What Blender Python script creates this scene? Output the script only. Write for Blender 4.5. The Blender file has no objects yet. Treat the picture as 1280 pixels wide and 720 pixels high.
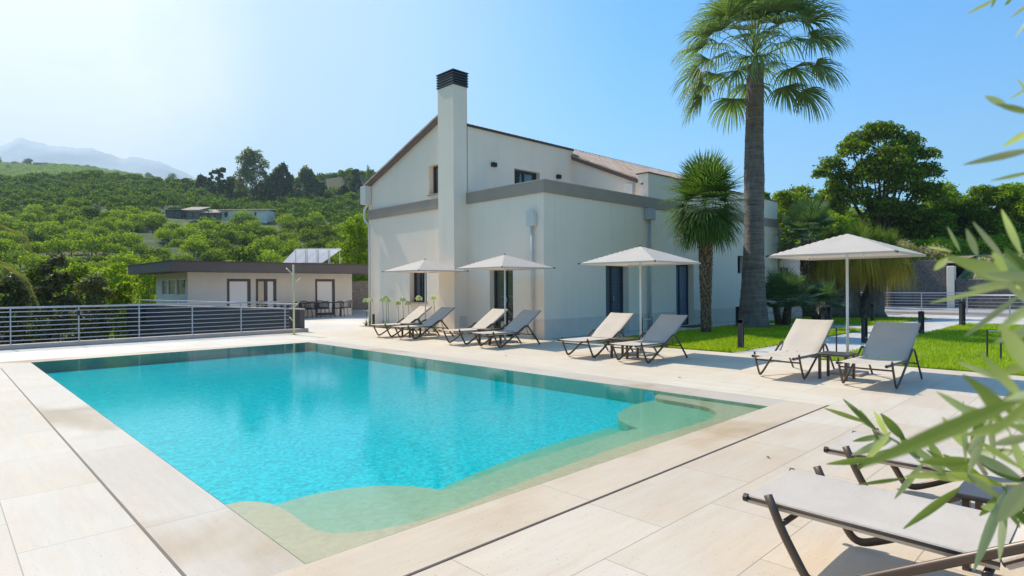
import bpy, math, random
import numpy as np
from mathutils import Vector, Matrix
rad=math.radians
C=bpy.context.scene.collection
scene=bpy.context.scene
random.seed(7)
# ------------------------------------------------------------------ helpers
class MB:
    def __init__(s): s.v=[];s.f=[];s.m=[];s.mi=0
    def add(s,vs,fs):
        o=len(s.v);s.v+= [tuple(p) for p in vs];s.f+=[tuple(i+o for i in f) for f in fs];s.m+=[s.mi]*len(fs);return s
    def box(s,x0,y0,z0,x1,y1,z1):
        if x0>x1:x0,x1=x1,x0
        if y0>y1:y0,y1=y1,y0
        if z0>z1:z0,z1=z1,z0
        return s.add([(x0,y0,z0),(x1,y0,z0),(x1,y1,z0),(x0,y1,z0),(x0,y0,z1),(x1,y0,z1),(x1,y1,z1),(x0,y1,z1)],
            [(0,3,2,1),(4,5,6,7),(0,1,5,4),(1,2,6,5),(2,3,7,6),(3,0,4,7)])
    def quad(s,a,b,c,d): return s.add([a,b,c,d],[(0,1,2,3)])
    def tube(s,path,r,n=8,r2=None,cap=True,up=None):
        # swept elliptical tube; r may be a list of radii; r2 = the second half width (along 'up')
        P=[Vector(p) for p in path];k=len(P)
        rs=r if isinstance(r,(list,tuple)) else [r]*k
        o=len(s.v);prevn=None;vs=[]
        for i,p in enumerate(P):
            t=(P[min(i+1,k-1)]-P[max(i-1,0)]).normalized()
            if up is not None: nn=Vector(up)
            elif prevn is not None: nn=prevn
            else: nn=Vector((0,0,1)) if abs(t.z)<.9 else Vector((1,0,0))
            nn=(nn-t*nn.dot(t)).normalized();prevn=nn;b=t.cross(nn)
            ra=rs[i];rb=ra if r2 is None else r2
            for j in range(n):
                a=2*math.pi*(j+.5)/n
                vs.append(p+b*(math.cos(a)*ra)+nn*(math.sin(a)*rb))
        fs=[]
        for i in range(k-1):
            for j in range(n):
                fs.append((i*n+j,i*n+(j+1)%n,(i+1)*n+(j+1)%n,(i+1)*n+j))
        if cap: fs+= [tuple(range(n-1,-1,-1)),tuple(range((k-1)*n,k*n))]
        return s.add(vs,fs)
    def cyl(s,x,y,z0,z1,r,n=12,r1=None): return s.tube([(x,y,z0),(x,y,z1)],[r,r if r1 is None else r1],n)
    def bar(s,a,b,w,h):
        # square section bar
        return s.tube([a,b],w*.7071,4,r2=h*.7071,up=(0,0,1) if abs(Vector(b)[2]-Vector(a)[2])<.9*(Vector(b)-Vector(a)).length else (1,0,0))
    def prism(s,poly,z0,z1):
        n=len(poly)
        return s.add([(x,y,z0) for x,y in poly]+[(x,y,z1) for x,y in poly],
          [tuple(range(n-1,-1,-1)),tuple(range(n,2*n))]+[(i,(i+1)%n,n+(i+1)%n,n+i) for i in range(n)])
    def build(s,name,mat,parent=None,smooth=False,bevel=0,loc=None,solid=0):
        me=bpy.data.meshes.new(name);me.from_pydata([tuple(p) for p in s.v],[],s.f)
        for m in (mat if isinstance(mat,(list,tuple)) else [mat]): me.materials.append(m)
        if max(s.m or [0])>0: me.polygons.foreach_set('material_index',s.m)
        if smooth: me.polygons.foreach_set('use_smooth',[True]*len(me.polygons))
        me.update();o=bpy.data.objects.new(name,me);C.objects.link(o)
        if parent: o.parent=parent
        if loc: o.location=loc
        if solid:
            md=o.modifiers.new('s','SOLIDIFY');md.thickness=solid
        if bevel:
            md=o.modifiers.new('b','BEVEL');md.width=bevel;md.segments=2;md.limit_method='ANGLE'
        return o
def npmesh(name,V,Fq,mat,parent=None,smooth=False,tri=False,mi=None):
    me=bpy.data.meshes.new(name);k=3 if tri else 4
    V=np.asarray(V,np.float32);Fq=np.asarray(Fq,np.int32)
    me.vertices.add(len(V));me.vertices.foreach_set('co',V.ravel())
    me.loops.add(len(Fq)*k);me.loops.foreach_set('vertex_index',Fq.ravel())
    me.polygons.add(len(Fq));me.polygons.foreach_set('loop_start',np.arange(0,len(Fq)*k,k,dtype=np.int32))
    me.polygons.foreach_set('loop_total',np.full(len(Fq),k,np.int32))
    for m in (mat if isinstance(mat,(list,tuple)) else [mat]): me.materials.append(m)
    if mi is not None: me.polygons.foreach_set('material_index',np.asarray(mi,np.int32))
    if smooth: me.polygons.foreach_set('use_smooth',np.ones(len(Fq),bool))
    me.update(calc_edges=True);me.validate()
    o=bpy.data.objects.new(name,me);C.objects.link(o)
    if parent:o.parent=parent
    return o
def tag(o,label=None,cat=None,group=None,kind=None):
    if label:o['label']=label
    if cat:o['category']=cat
    if group:o['group']=group
    if kind:o['kind']=kind
    return o
def thing(name,label,cat,loc=(0,0,0),rz=0,group=None):
    o=bpy.data.objects.new(name,None);C.objects.link(o);o.location=loc;o.rotation_euler=(0,0,rz);o.empty_display_size=.2
    return tag(o,label,cat,group)
def copy_tree(o,parent=None,**kw):
    c=o.copy();C.objects.link(c);c.parent=parent
    for ch in list(o.children): copy_tree(ch,c)
    for k,v in kw.items():
        if k in('label','category','group'): c[k]=v
        else: setattr(c,k,v)
    return c
def rounded(pts,r=.08,n=5):
    P=[Vector(p) for p in pts];out=[P[0]]
    for i in range(1,len(P)-1):
        a,b,c=P[i-1],P[i],P[i+1];d1=(a-b);d2=(c-b);rr=min(r,d1.length*.45,d2.length*.45)
        p0=b+d1.normalized()*rr;p1=b+d2.normalized()*rr
        for k in range(n+1):
            t=k/n;out.append(p0*(1-t)**2+b*2*t*(1-t)+p1*t*t)
    out.append(P[-1]);return out
# ------------------------------------------------------------------ materials
def nm(name):
    m=bpy.data.materials.new(name);m.use_nodes=True;nt=m.node_tree;nt.nodes.clear()
    out=nt.nodes.new('ShaderNodeOutputMaterial');return m,nt,out
def N(nt,t,**kw):
    n=nt.nodes.new(t)
    for k,v in kw.items():
        if k.startswith('i_'):
            key=k[2:];key=int(key) if key.isdigit() else key.replace('_',' ')
            n.inputs[key].default_value=v
        else: setattr(n,k,v)
    return n
def lk(nt,a,b): nt.links.new(a,b)
def rgba(c): return (c[0],c[1],c[2],1)
def noise(nt,vec,scale,detail=4,rough=.55,dist=0):
    n=N(nt,'ShaderNodeTexNoise');n.inputs['Scale'].default_value=scale;n.inputs['Detail'].default_value=detail
    n.inputs['Roughness'].default_value=rough;n.inputs['Distortion'].default_value=dist
    if vec is not None: lk(nt,vec,n.inputs['Vector'])
    return n
def ramp(nt,fac,stops):
    r=N(nt,'ShaderNodeValToRGB');e=r.color_ramp.elements
    e[0].position=stops[0][0];e[0].color=rgba(stops[0][1]);e[1].position=stops[-1][0];e[1].color=rgba(stops[-1][1])
    for p,c in stops[1:-1]:
        x=e.new(p);x.color=rgba(c)
    lk(nt,fac,r.inputs['Fac']);return r
def mapping(nt,src,scale=(1,1,1),rot=(0,0,0),loc=(0,0,0)):
    m=N(nt,'ShaderNodeMapping');m.inputs['Scale'].default_value=scale;m.inputs['Rotation'].default_value=rot;m.inputs['Location'].default_value=loc
    lk(nt,src,m.inputs['Vector']);return m.outputs[0]
def mix(nt,fac,a,b,bt='MIX'):
    m=N(nt,'ShaderNodeMix',data_type='RGBA',blend_type=bt)
    for s,v in ((m.inputs[0],fac),(m.inputs[6],a),(m.inputs[7],b)):
        if hasattr(v,'is_output'): lk(nt,v,s)
        elif isinstance(v,(int,float)): s.default_value=v
        else: s.default_value=rgba(v)
    return m.outputs[2]
def math_(nt,op,a,b=None):
    m=N(nt,'ShaderNodeMath',operation=op)
    for i,v in enumerate((a,b)):
        if v is None: continue
        if hasattr(v,'is_output'): lk(nt,v,m.inputs[i])
        else: m.inputs[i].default_value=v
    return m.outputs[0]
def bump(nt,h,strength,dist=.01,nrm=None):
    b=N(nt,'ShaderNodeBump');b.inputs['Strength'].default_value=strength;b.inputs['Distance'].default_value=dist
    lk(nt,h,b.inputs['Height'])
    if nrm: lk(nt,nrm,b.inputs['Normal'])
    return b.outputs[0]
def plain(name,col,rough=.6,metal=0,var=.12,scale=8,bmp=0,bscale=60,spec=None,coord='Object',stretch=(1,1,1)):
    m,nt,out=nm(name);p=N(nt,'ShaderNodeBsdfPrincipled');tc=N(nt,'ShaderNodeTexCoord')
    v=mapping(nt,tc.outputs[coord],stretch)
    n=noise(nt,v,scale,5)
    lo=[c*(1-var) for c in col];hi=[min(1,c*(1+var)) for c in col]
    r=ramp(nt,n.outputs[0],[(.3,lo),(.7,hi)]);lk(nt,r.outputs[0],p.inputs['Base Color'])
    p.inputs['Roughness'].default_value=rough;p.inputs['Metallic'].default_value=metal
    if spec is not None:p.inputs['Specular IOR Level'].default_value=spec
    if bmp:
        n2=noise(nt,v,bscale,3);lk(nt,bump(nt,n2.outputs[0],bmp,.01),p.inputs['Normal'])
    lk(nt,p.outputs[0],out.inputs[0]);return m
def stone_paving(name,ang=0,bw=1.2,bh=.6,c1=(.64,.525,.40),c2=(.68,.585,.465),vein=(.66,.48,.31),mortar=(.36,.28,.21),ms=.003,off=(0,0,0),rough=.5,wet=False,veinamt=.38):
    m,nt,out=nm(name);p=N(nt,'ShaderNodeBsdfPrincipled');tc=N(nt,'ShaderNodeTexCoord')
    v=mapping(nt,tc.outputs['Object'],rot=(0,0,ang),loc=off)
    br=N(nt,'ShaderNodeTexBrick');br.offset=.5;br.inputs['Scale'].default_value=1
    br.inputs['Brick Width'].default_value=bw;br.inputs['Row Height'].default_value=bh;br.inputs['Mortar Size'].default_value=ms;br.inputs['Mortar Smooth'].default_value=.1
    br.inputs['Bias'].default_value=0;br.inputs['Color1'].default_value=(0,0,0,1);br.inputs['Color2'].default_value=(1,1,1,1);br.inputs['Mortar'].default_value=(.5,.5,.5,1)
    lk(nt,v,br.inputs['Vector'])
    # each slab shifts the vein pattern
    comb=N(nt,'ShaderNodeVectorMath',operation='MULTIPLY_ADD');lk(nt,br.outputs['Color'],comb.inputs[0]);comb.inputs[1].default_value=(7,13,5);lk(nt,v,comb.inputs[2])
    vv=mapping(nt,comb.outputs[0],(.55,2.6,1))
    n1=noise(nt,vv,1.6,6,.6,.6);n2=noise(nt,mapping(nt,comb.outputs[0],(1.2,9,1)),2.2,6,.6,.3);n3=noise(nt,v,.35,3)
    base=mix(nt,br.outputs['Color'],c1,c2)
    r1=ramp(nt,n1.outputs[0],[(.42,(0,0,0)),(.72,(1,1,1))])
    a=mix(nt,math_(nt,'MULTIPLY',r1.outputs[0],veinamt),base,vein)
    r2=ramp(nt,n2.outputs[0],[(.35,(.955,.95,.94)),(.65,(1.02,1.02,1.02))])
    a=mix(nt,1.0,a,r2.outputs[0],'MULTIPLY')
    r3=ramp(nt,n3.outputs[0],[(.3,(.90,.885,.865)),(.7,(1.04,1.04,1.03))]);a=mix(nt,1.0,a,r3.outputs[0],'MULTIPLY')
    # pits
    n4=noise(nt,v,55,2,.5);r4=ramp(nt,n4.outputs[0],[(.26,(.50,.42,.34)),(.34,(1,1,1))]);a=mix(nt,.8,a,r4.outputs[0],'MULTIPLY')
    a=mix(nt,br.outputs['Fac'],a,mortar)
    rg=rough
    if wet:
        n5=noise(nt,v,.55,4,.55,.4);w=ramp(nt,n5.outputs[0],[(.52,(0,0,0)),(.66,(1,1,1))])
        a=mix(nt,w.outputs[0],a,mix(nt,1.0,a,(.90,.80,.66),'MULTIPLY'))
        mr=N(nt,'ShaderNodeMapRange');lk(nt,w.outputs[0],mr.inputs[0]);mr.inputs[3].default_value=.5;mr.inputs[4].default_value=.3;lk(nt,mr.outputs[0],p.inputs['Roughness'])
    else: p.inputs['Roughness'].default_value=rough
    p.inputs['Specular IOR Level'].default_value=.35
    lk(nt,a,p.inputs['Base Color'])
    h=math_(nt,'SUBTRACT',math_(nt,'MULTIPLY',r4.outputs[0],.3),br.outputs['Fac'])
    lk(nt,bump(nt,h,.5,.003),p.inputs['Normal'])
    lk(nt,p.outputs[0],out.inputs[0]);return m
def backsheet():
    m,nt,out=nm('pale_panel_backsheet');d=N(nt,'ShaderNodeBsdfDiffuse');d.inputs[0].default_value=(.8,.8,.8,1);t=N(nt,'ShaderNodeBsdfTranslucent');t.inputs[0].default_value=(.9,.9,.92,1)
    ms=N(nt,'ShaderNodeMixShader');ms.inputs[0].default_value=.6;lk(nt,d.outputs[0],ms.inputs[1]);lk(nt,t.outputs[0],ms.inputs[2]);lk(nt,ms.outputs[0],out.inputs[0]);return m
def leafmat(name,lo,hi,trans=.35,rough=.55,spec=.12,tw=1.0):
    m,nt,out=nm(name);p=N(nt,'ShaderNodeBsdfPrincipled');g=N(nt,'ShaderNodeNewGeometry');oi=N(nt,'ShaderNodeObjectInfo');tc=N(nt,'ShaderNodeTexCoord')
    n=noise(nt,tc.outputs['Object'],.9,2)
    f=math_(nt,'ADD',math_(nt,'MULTIPLY',g.outputs['Random Per Island'],.5),math_(nt,'MULTIPLY',n.outputs[0],.55))
    f=math_(nt,'ADD',f,math_(nt,'MULTIPLY',math_(nt,'SUBTRACT',oi.outputs['Random'],.3),.45))
    r=ramp(nt,f,[(.25,lo),(.95,hi)]);lk(nt,r.outputs[0],p.inputs['Base Color']);p.inputs['Roughness'].default_value=rough
    p.inputs['Specular IOR Level'].default_value=spec
    t=N(nt,'ShaderNodeBsdfTranslucent');c=mix(nt,1.0,r.outputs[0],(1.35*tw,1.5*tw,.55*tw),'MULTIPLY');lk(nt,c,t.inputs[0])
    ms=N(nt,'ShaderNodeMixShader');ms.inputs[0].default_value=trans;lk(nt,p.outputs[0],ms.inputs[1]);lk(nt,t.outputs[0],ms.inputs[2])
    lk(nt,ms.outputs[0],out.inputs[0]);return m
def glassy(name,col,rough=.03,spec=.8,streak=None,ior=2.3):
    m,nt,out=nm(name);p=N(nt,'ShaderNodeBsdfPrincipled');p.inputs['Base Color'].default_value=rgba(col)
    p.inputs['Roughness'].default_value=rough;p.inputs['Specular IOR Level'].default_value=.5;p.inputs['IOR'].default_value=ior
    if streak:
        tc=N(nt,'ShaderNodeTexCoord');w=N(nt,'ShaderNodeTexWave',wave_type='BANDS',bands_direction='Z');w.inputs['Scale'].default_value=streak
        lk(nt,tc.outputs['Object'],w.inputs[0]);r=ramp(nt,w.outputs[0],[(.3,[c*.45 for c in col]),(.7,[c*1.5 for c in col])]);lk(nt,r.outputs[0],p.inputs['Base Color'])
    lk(nt,p.outputs[0],out.inputs[0]);return m
M={}
def render_mat():
    m,nt,out=nm('white_render');p=N(nt,'ShaderNodeBsdfPrincipled');tc=N(nt,'ShaderNodeTexCoord');v=tc.outputs['Object']
    a=noise(nt,v,.7,5,.6);c=ramp(nt,a.outputs[0],[(.3,(.88,.745,.595)),(.7,(.93,.79,.635))]).outputs[0]
    s=noise(nt,mapping(nt,v,(5,5,.22)),1,5,.65);sr=ramp(nt,s.outputs[0],[(.28,(.90,.89,.88)),(.46,(1,1,1))]);c=mix(nt,.5,c,sr.outputs[0],'MULTIPLY')
    f=noise(nt,v,26,3,.6);c=mix(nt,.6,c,ramp(nt,f.outputs[0],[(.3,(.95,.95,.95)),(.7,(1.03,1.03,1.03))]).outputs[0],'MULTIPLY')
    lk(nt,c,p.inputs['Base Color']);p.inputs['Roughness'].default_value=.88
    b=noise(nt,v,80,3,.6);lk(nt,bump(nt,b.outputs[0],.35,.006),p.inputs['Normal']);lk(nt,p.outputs[0],out.inputs[0]);return m
M['render']=render_mat()
M['render_cool']=plain('pale_render',(.74,.68,.60),.85,var=.04,scale=1.5,bmp=.25,bscale=90,stretch=(1,1,.3))
M['plinth']=plain('plinth_stone',(.72,.61,.505),.6,var=.05,scale=3)
M['fascia']=plain('taupe_fascia',(.36,.28,.22),.6,var=.06,scale=2)
M['coping']=plain('fascia_top',(.52,.46,.40),.6,var=.06)
M['flash']=plain('dark_flashing',(.05,.04,.04),.45,var=.1)
M['anthracite']=plain('anthracite_metal',(.035,.035,.042),.4,var=.1)
M['slab']=plain('brown_grey_slab',(.105,.085,.08),.6,var=.06,scale=3)
M['bronze']=plain('bronze_frame',(.105,.072,.052),.38,.35,var=.08)
M['steel']=plain('grey_painted_steel',(.46,.48,.52),.4,.3,var=.04)
M['white_metal']=plain('white_metal',(.75,.76,.74),.35,.0,var=.03)
M['pipe']=plain('cream_pipe',(.62,.61,.56),.5,var=.05)
M['pipe_shade']=plain('cream_pipe_shaded',(.42,.43,.43),.5,var=.05)  # same pipe on the front wall, its shade put into a darker colour
M['black']=plain('black_plastic',(.015,.015,.017),.45)
M['pane']=glassy('window_glass',(.02,.035,.05))
M['pane_green']=glassy('window_glass_garden',(.02,.04,.03))
M['pane_curtain']=glassy('glass_over_curtain',(.74,.76,.78),.08,.6,ior=1.6)
M['shutter']=glassy('louvred_shutter',(.05,.09,.13),.3,.5,streak=7,ior=1.5)
M['door_blue']=plain('grey_blue_door',(.12,.17,.24),.45,var=.05)
M['paving_x']=stone_paving('travertine_along_x',0,off=(.35,-.22,0),c1=(.64,.52,.39),c2=(.69,.59,.465),vein=(.63,.455,.30),veinamt=.5)
M['paving_y']=stone_paving('travertine_along_y',rad(90),off=(.2,-.34,0),c1=(.71,.60,.45),c2=(.74,.65,.52),vein=(.70,.52,.35),veinamt=.5)
M['paving_left']=stone_paving('travertine_left_terrace',rad(90),off=(.2,-.34,0),c1=(.56,.485,.39),c2=(.61,.54,.455),veinamt=.4)
M['paving_far']=stone_paving('travertine_terrace',rad(90),bw=1.0,bh=.5,c1=(.72,.635,.53),c2=(.76,.69,.60),veinamt=.25)
M['coping_x']=stone_paving('pool_coping_along_x',0,bw=2.4,bh=50,c1=(.64,.51,.37),c2=(.67,.56,.43),off=(.3,5,0),veinamt=.25,wet=True)
M['coping_y']=stone_paving('pool_coping_along_y',rad(90),bw=2.4,bh=50,c1=(.57,.49,.40),c2=(.60,.53,.45),off=(.7,5,0),veinamt=.25,wet=True)
M['path']=stone_paving('garden_path_stone',0,bw=.8,bh=.4,c1=(.60,.55,.49),c2=(.66,.62,.58),veinamt=.2)
M['kerb']=plain('kerb_stone',(.52,.43,.36),.7,var=.1,scale=4,bmp=.2)
M['slot']=plain('drain_slot',(.11,.07,.045),.5)
M['soil']=plain('dry_soil',(.30,.22,.14),.95,var=.3,scale=1.5,bmp=.4,bscale=8)
M['road']=plain('grey_road',(.34,.32,.31),.9,var=.15,scale=2)
# sling fabric: fine weave, lets a little light through
def fabric(name,col,trans,tcol,wv=900):
    m,nt,out=nm(name);p=N(nt,'ShaderNodeBsdfPrincipled');tc=N(nt,'ShaderNodeTexCoord')
    n=noise(nt,mapping(nt,tc.outputs['Object'],(1,1,1)),3,3);n2=noise(nt,mapping(nt,tc.outputs['Object'],(60,400,60)),1,2)
    r=ramp(nt,n.outputs[0],[(.3,[c*.94 for c in col]),(.7,[min(1,c*1.05) for c in col])])
    c=mix(nt,1.0,r.outputs[0],ramp(nt,n2.outputs[0],[(.3,(.9,.9,.9)),(.7,(1.04,1.04,1.04))]).outputs[0],'MULTIPLY')
    lk(nt,c,p.inputs['Base Color']);p.inputs['Roughness'].default_value=.8;p.inputs['Specular IOR Level'].default_value=.2
    n3=noise(nt,tc.outputs['Object'],5,3,.6,.8);lk(nt,bump(nt,n3.outputs[0],.35,.02,bump(nt,n2.outputs[0],.15,.002)),p.inputs['Normal'])
    t=N(nt,'ShaderNodeBsdfTranslucent');t.inputs[0].default_value=rgba(tcol)
    ms=N(nt,'ShaderNodeMixShader');ms.inputs[0].default_value=trans;lk(nt,p.outputs[0],ms.inputs[1]);lk(nt,t.outputs[0],ms.inputs[2]);lk(nt,ms.outputs[0],out.inputs[0]);return m
M['sling']=fabric('taupe_sling',(.61,.525,.435),.10,(.7,.6,.5))
M['canopy']=fabric('cream_canopy',(.58,.515,.45),.16,(.85,.72,.58))
# roof tiles
def tiles():
    m,nt,out=nm('clay_roof_tiles');p=N(nt,'ShaderNodeBsdfPrincipled');tc=N(nt,'ShaderNodeTexCoord')
    n=noise(nt,mapping(nt,tc.outputs['Object'],(5,2.5,2.5)),1,4,.6);r=ramp(nt,n.outputs[0],[(.3,(.42,.22,.14)),(.5,(.58,.40,.28)),(.7,(.66,.53,.41))])
    lk(nt,r.outputs[0],p.inputs['Base Color']);p.inputs['Roughness'].default_value=.85;lk(nt,p.outputs[0],out.inputs[0]);return m
M['tiles']=tiles()
# rubble stone wall
def rubble(name,c1,c2,mort,scale=3.2,b=.6):
    m,nt,out=nm(name);p=N(nt,'ShaderNodeBsdfPrincipled');tc=N(nt,'ShaderNodeTexCoord');v=mapping(nt,tc.outputs['Object'],(scale,scale,scale*1.35))
    nz=noise(nt,v,1.3,2);vm=N(nt,'ShaderNodeVectorMath',operation='MULTIPLY_ADD');lk(nt,nz.outputs[1],vm.inputs[0]);vm.inputs[1].default_value=(.5,.5,.5);lk(nt,v,vm.inputs[2])
    vo=N(nt,'ShaderNodeTexVoronoi',feature='DISTANCE_TO_EDGE');lk(nt,vm.outputs[0],vo.inputs['Vector']);vc=N(nt,'ShaderNodeTexVoronoi');lk(nt,vm.outputs[0],vc.inputs['Vector'])
    n=noise(nt,v,5,4);sep=N(nt,'ShaderNodeSeparateColor');lk(nt,vc.outputs['Color'],sep.inputs[0])
    r=ramp(nt,sep.outputs[0],[(0,c1),(1,c2)]);c=mix(nt,1.0,r.outputs[0],ramp(nt,n.outputs[0],[(.3,(.7,.7,.7)),(.7,(1.15,1.15,1.15))]).outputs[0],'MULTIPLY')
    e=ramp(nt,vo.outputs[0],[(.02,(0,0,0)),(.09,(1,1,1))]);c=mix(nt,e.outputs[0],mort,c);lk(nt,c,p.inputs['Base Color']);p.inputs['Roughness'].default_value=.9
    lk(nt,bump(nt,e.outputs[0],b,.04),p.inputs['Normal']);lk(nt,p.outputs[0],out.inputs[0]);return m
M['rubble']=rubble('lava_rubble_wall',(.10,.09,.085),(.26,.23,.20),(.05,.045,.04))
M['rubble_warm']=rubble('old_stone_masonry',(.26,.19,.14),(.42,.33,.25),(.20,.16,.12),2)
# trunk materials
def bark(name,c1,c2,ring=0,scale=6,stretch=(1,1,.3),b=.6):
    m,nt,out=nm(name);p=N(nt,'ShaderNodeBsdfPrincipled');tc=N(nt,'ShaderNodeTexCoord');v=mapping(nt,tc.outputs['Object'],stretch)
    n=noise(nt,v,scale,6,.65);h=n.outputs[0]
    if ring:
        v2=mapping(nt,tc.outputs['Object'],(1.2,1.2,ring));n2=noise(nt,v2,1,4,.7,.4);h=math_(nt,'ADD',math_(nt,'MULTIPLY',n.outputs[0],.4),math_(nt,'MULTIPLY',n2.outputs[0],.65))
    r=ramp(nt,h,[(.32,c1),(.68,c2)]);lk(nt,r.outputs[0],p.inputs['Base Color']);p.inputs['Roughness'].default_value=.9
    lk(nt,bump(nt,h,b,.05),p.inputs['Normal']);lk(nt,p.outputs[0],out.inputs[0]);return m
M['palm_bark']=bark('ringed_palm_bark',(.075,.055,.045),(.26,.21,.18),ring=16,scale=9)
M['shag_bark']=bark('shaggy_palm_bark',(.035,.022,.015),(.17,.105,.062),scale=14,stretch=(1,1,.5),b=1)
M['bark']=bark('tree_bark',(.06,.045,.035),(.17,.13,.10))
M['fan_leaf']=leafmat('fan_palm_leaf',(.08,.14,.04),(.27,.34,.14),.4,.5,.25)
M['fan_leaf2']=leafmat('small_palm_leaf',(.055,.12,.022),(.20,.27,.065),.38,.6,.12)
M['fan_blue']=leafmat('bushy_palm_leaf',(.04,.08,.03),(.13,.20,.09),.3,.45,.35)
M['frond_dry']=leafmat('olive_yellow_frond',(.14,.14,.04),(.30,.28,.11),.3,.5)
M['drape']=leafmat('drooping_golden_leaf',(.10,.16,.015),(.50,.36,.06),.42,.6,.1)
M['drape_green']=leafmat('grassy_tree_leaf',(.07,.13,.018),(.23,.29,.06),.4,.55,.15)
M['citrus']=leafmat('citrus_foliage',(.025,.055,.004),(.38,.46,.014),.45,.65,.1)
M['citrus_far']=leafmat('far_orchard_foliage',(.05,.095,.006),(.34,.42,.02),.45,.7,.08)
M['euca']=leafmat('grey_green_foliage',(.07,.09,.03),(.25,.26,.10),.42,.7,.08)
M['walnut']=leafmat('broadleaf_foliage',(.08,.13,.01),(.42,.50,.04),.55,.6,.12)
M['bright_leaf']=leafmat('bright_shrub_foliage',(.06,.11,.006),(.36,.46,.025),.48,.6,.12)
M['magnolia']=leafmat('brownish_green_foliage',(.05,.06,.015),(.22,.21,.06),.3,.5,.25)
M['dry_flower']=leafmat('dry_pinkish_bracts',(.30,.20,.13),(.55,.42,.32),.3,.8)
M['agap_head']=leafmat('white_flower_head',(.45,.50,.30),(.75,.78,.62),.2,.8)
M['strap']=leafmat('strap_leaf',(.05,.11,.02),(.12,.2,.05),.2,.5)
M['grass']=leafmat('lawn_grass',(.20,.29,.008),(.50,.56,.045),.45,.7,.1)
M['lawn_base']=plain('lawn_soil_green',(.16,.26,.012),.9,var=.3,scale=3)
def olive():
    m,nt,out=nm('olive_leaf');p=N(nt,'ShaderNodeBsdfPrincipled');g=N(nt,'ShaderNodeNewGeometry')
    r=ramp(nt,g.outputs['Random Per Island'],[(0,(.085,.125,.022)),(.5,(.17,.21,.045)),(1,(.34,.37,.12))])
    c=mix(nt,g.outputs['Backfacing'],r.outputs[0],(.42,.44,.27));lk(nt,c,p.inputs['Base Color']);p.inputs['Roughness'].default_value=.45
    t=N(nt,'ShaderNodeBsdfTranslucent');lk(nt,mix(nt,1.0,r.outputs[0],(2.2,2.4,1.2),'MULTIPLY'),t.inputs[0])
    ms=N(nt,'ShaderNodeMixShader');ms.inputs[0].default_value=.4;lk(nt,p.outputs[0],ms.inputs[1]);lk(nt,t.outputs[0],ms.inputs[2]);lk(nt,ms.outputs[0],out.inputs[0]);return m
M['olive']=olive();M['olive_twig']=plain('olive_twig',(.30,.30,.14),.6)
def water():
    m,nt,out=nm('pool_water');tc=N(nt,'ShaderNodeTexCoord');v=tc.outputs['Object']
    n1=noise(nt,v,3.2,3,.55,.6);n2=noise(nt,v,24,3,.6,.5)
    h=math_(nt,'ADD',math_(nt,'MULTIPLY',n1.outputs[0],.30),math_(nt,'MULTIPLY',n2.outputs[0],.36))
    bp=bump(nt,h,1.0,.0020)
    fr=N(nt,'ShaderNodeFresnel');fr.inputs['IOR'].default_value=1.27;lk(nt,bp,fr.inputs['Normal'])
    gl=N(nt,'ShaderNodeBsdfGlossy');gl.inputs['Roughness'].default_value=.02;lk(nt,bp,gl.inputs['Normal'])
    tr=N(nt,'ShaderNodeBsdfTransparent')
    ms=N(nt,'ShaderNodeMixShader');lk(nt,fr.outputs[0],ms.inputs[0]);lk(nt,tr.outputs[0],ms.inputs[1]);lk(nt,gl.outputs[0],ms.inputs[2]);lk(nt,ms.outputs[0],out.inputs[0])
    va=N(nt,'ShaderNodeVolumeAbsorption');va.inputs['Color'].default_value=(.0,.95,.968,1);va.inputs['Density'].default_value=2.4
    lk(nt,va.outputs[0],out.inputs['Volume']);return m
M['water']=water()
def mosaic(name,c1,c2,sc=40,caust=.35):  # mosaic tiles; their mottled tones also stand in for caustic ripple light
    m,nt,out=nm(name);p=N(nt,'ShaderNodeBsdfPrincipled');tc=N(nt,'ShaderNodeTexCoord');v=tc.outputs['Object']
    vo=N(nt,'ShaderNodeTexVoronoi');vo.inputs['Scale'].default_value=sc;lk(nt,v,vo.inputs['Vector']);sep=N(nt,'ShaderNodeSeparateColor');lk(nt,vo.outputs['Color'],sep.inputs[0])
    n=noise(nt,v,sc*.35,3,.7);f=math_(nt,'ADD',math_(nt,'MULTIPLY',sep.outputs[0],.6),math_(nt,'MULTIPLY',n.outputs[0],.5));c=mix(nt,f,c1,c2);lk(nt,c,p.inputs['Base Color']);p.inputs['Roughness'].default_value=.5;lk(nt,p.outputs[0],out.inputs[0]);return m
M['mosaic_deep_caustic']=mosaic('pool_mosaic_caustic_floor',(.01,.24,.28),(.06,.74,.76),34)
M['mosaic_sand']=mosaic('pool_mosaic_sand',(.60,.35,.215),(.74,.46,.29),26)
M['mosaic_wall']=mosaic('pool_mosaic_wall',(.22,.44,.32),(.34,.58,.42),26)
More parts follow.
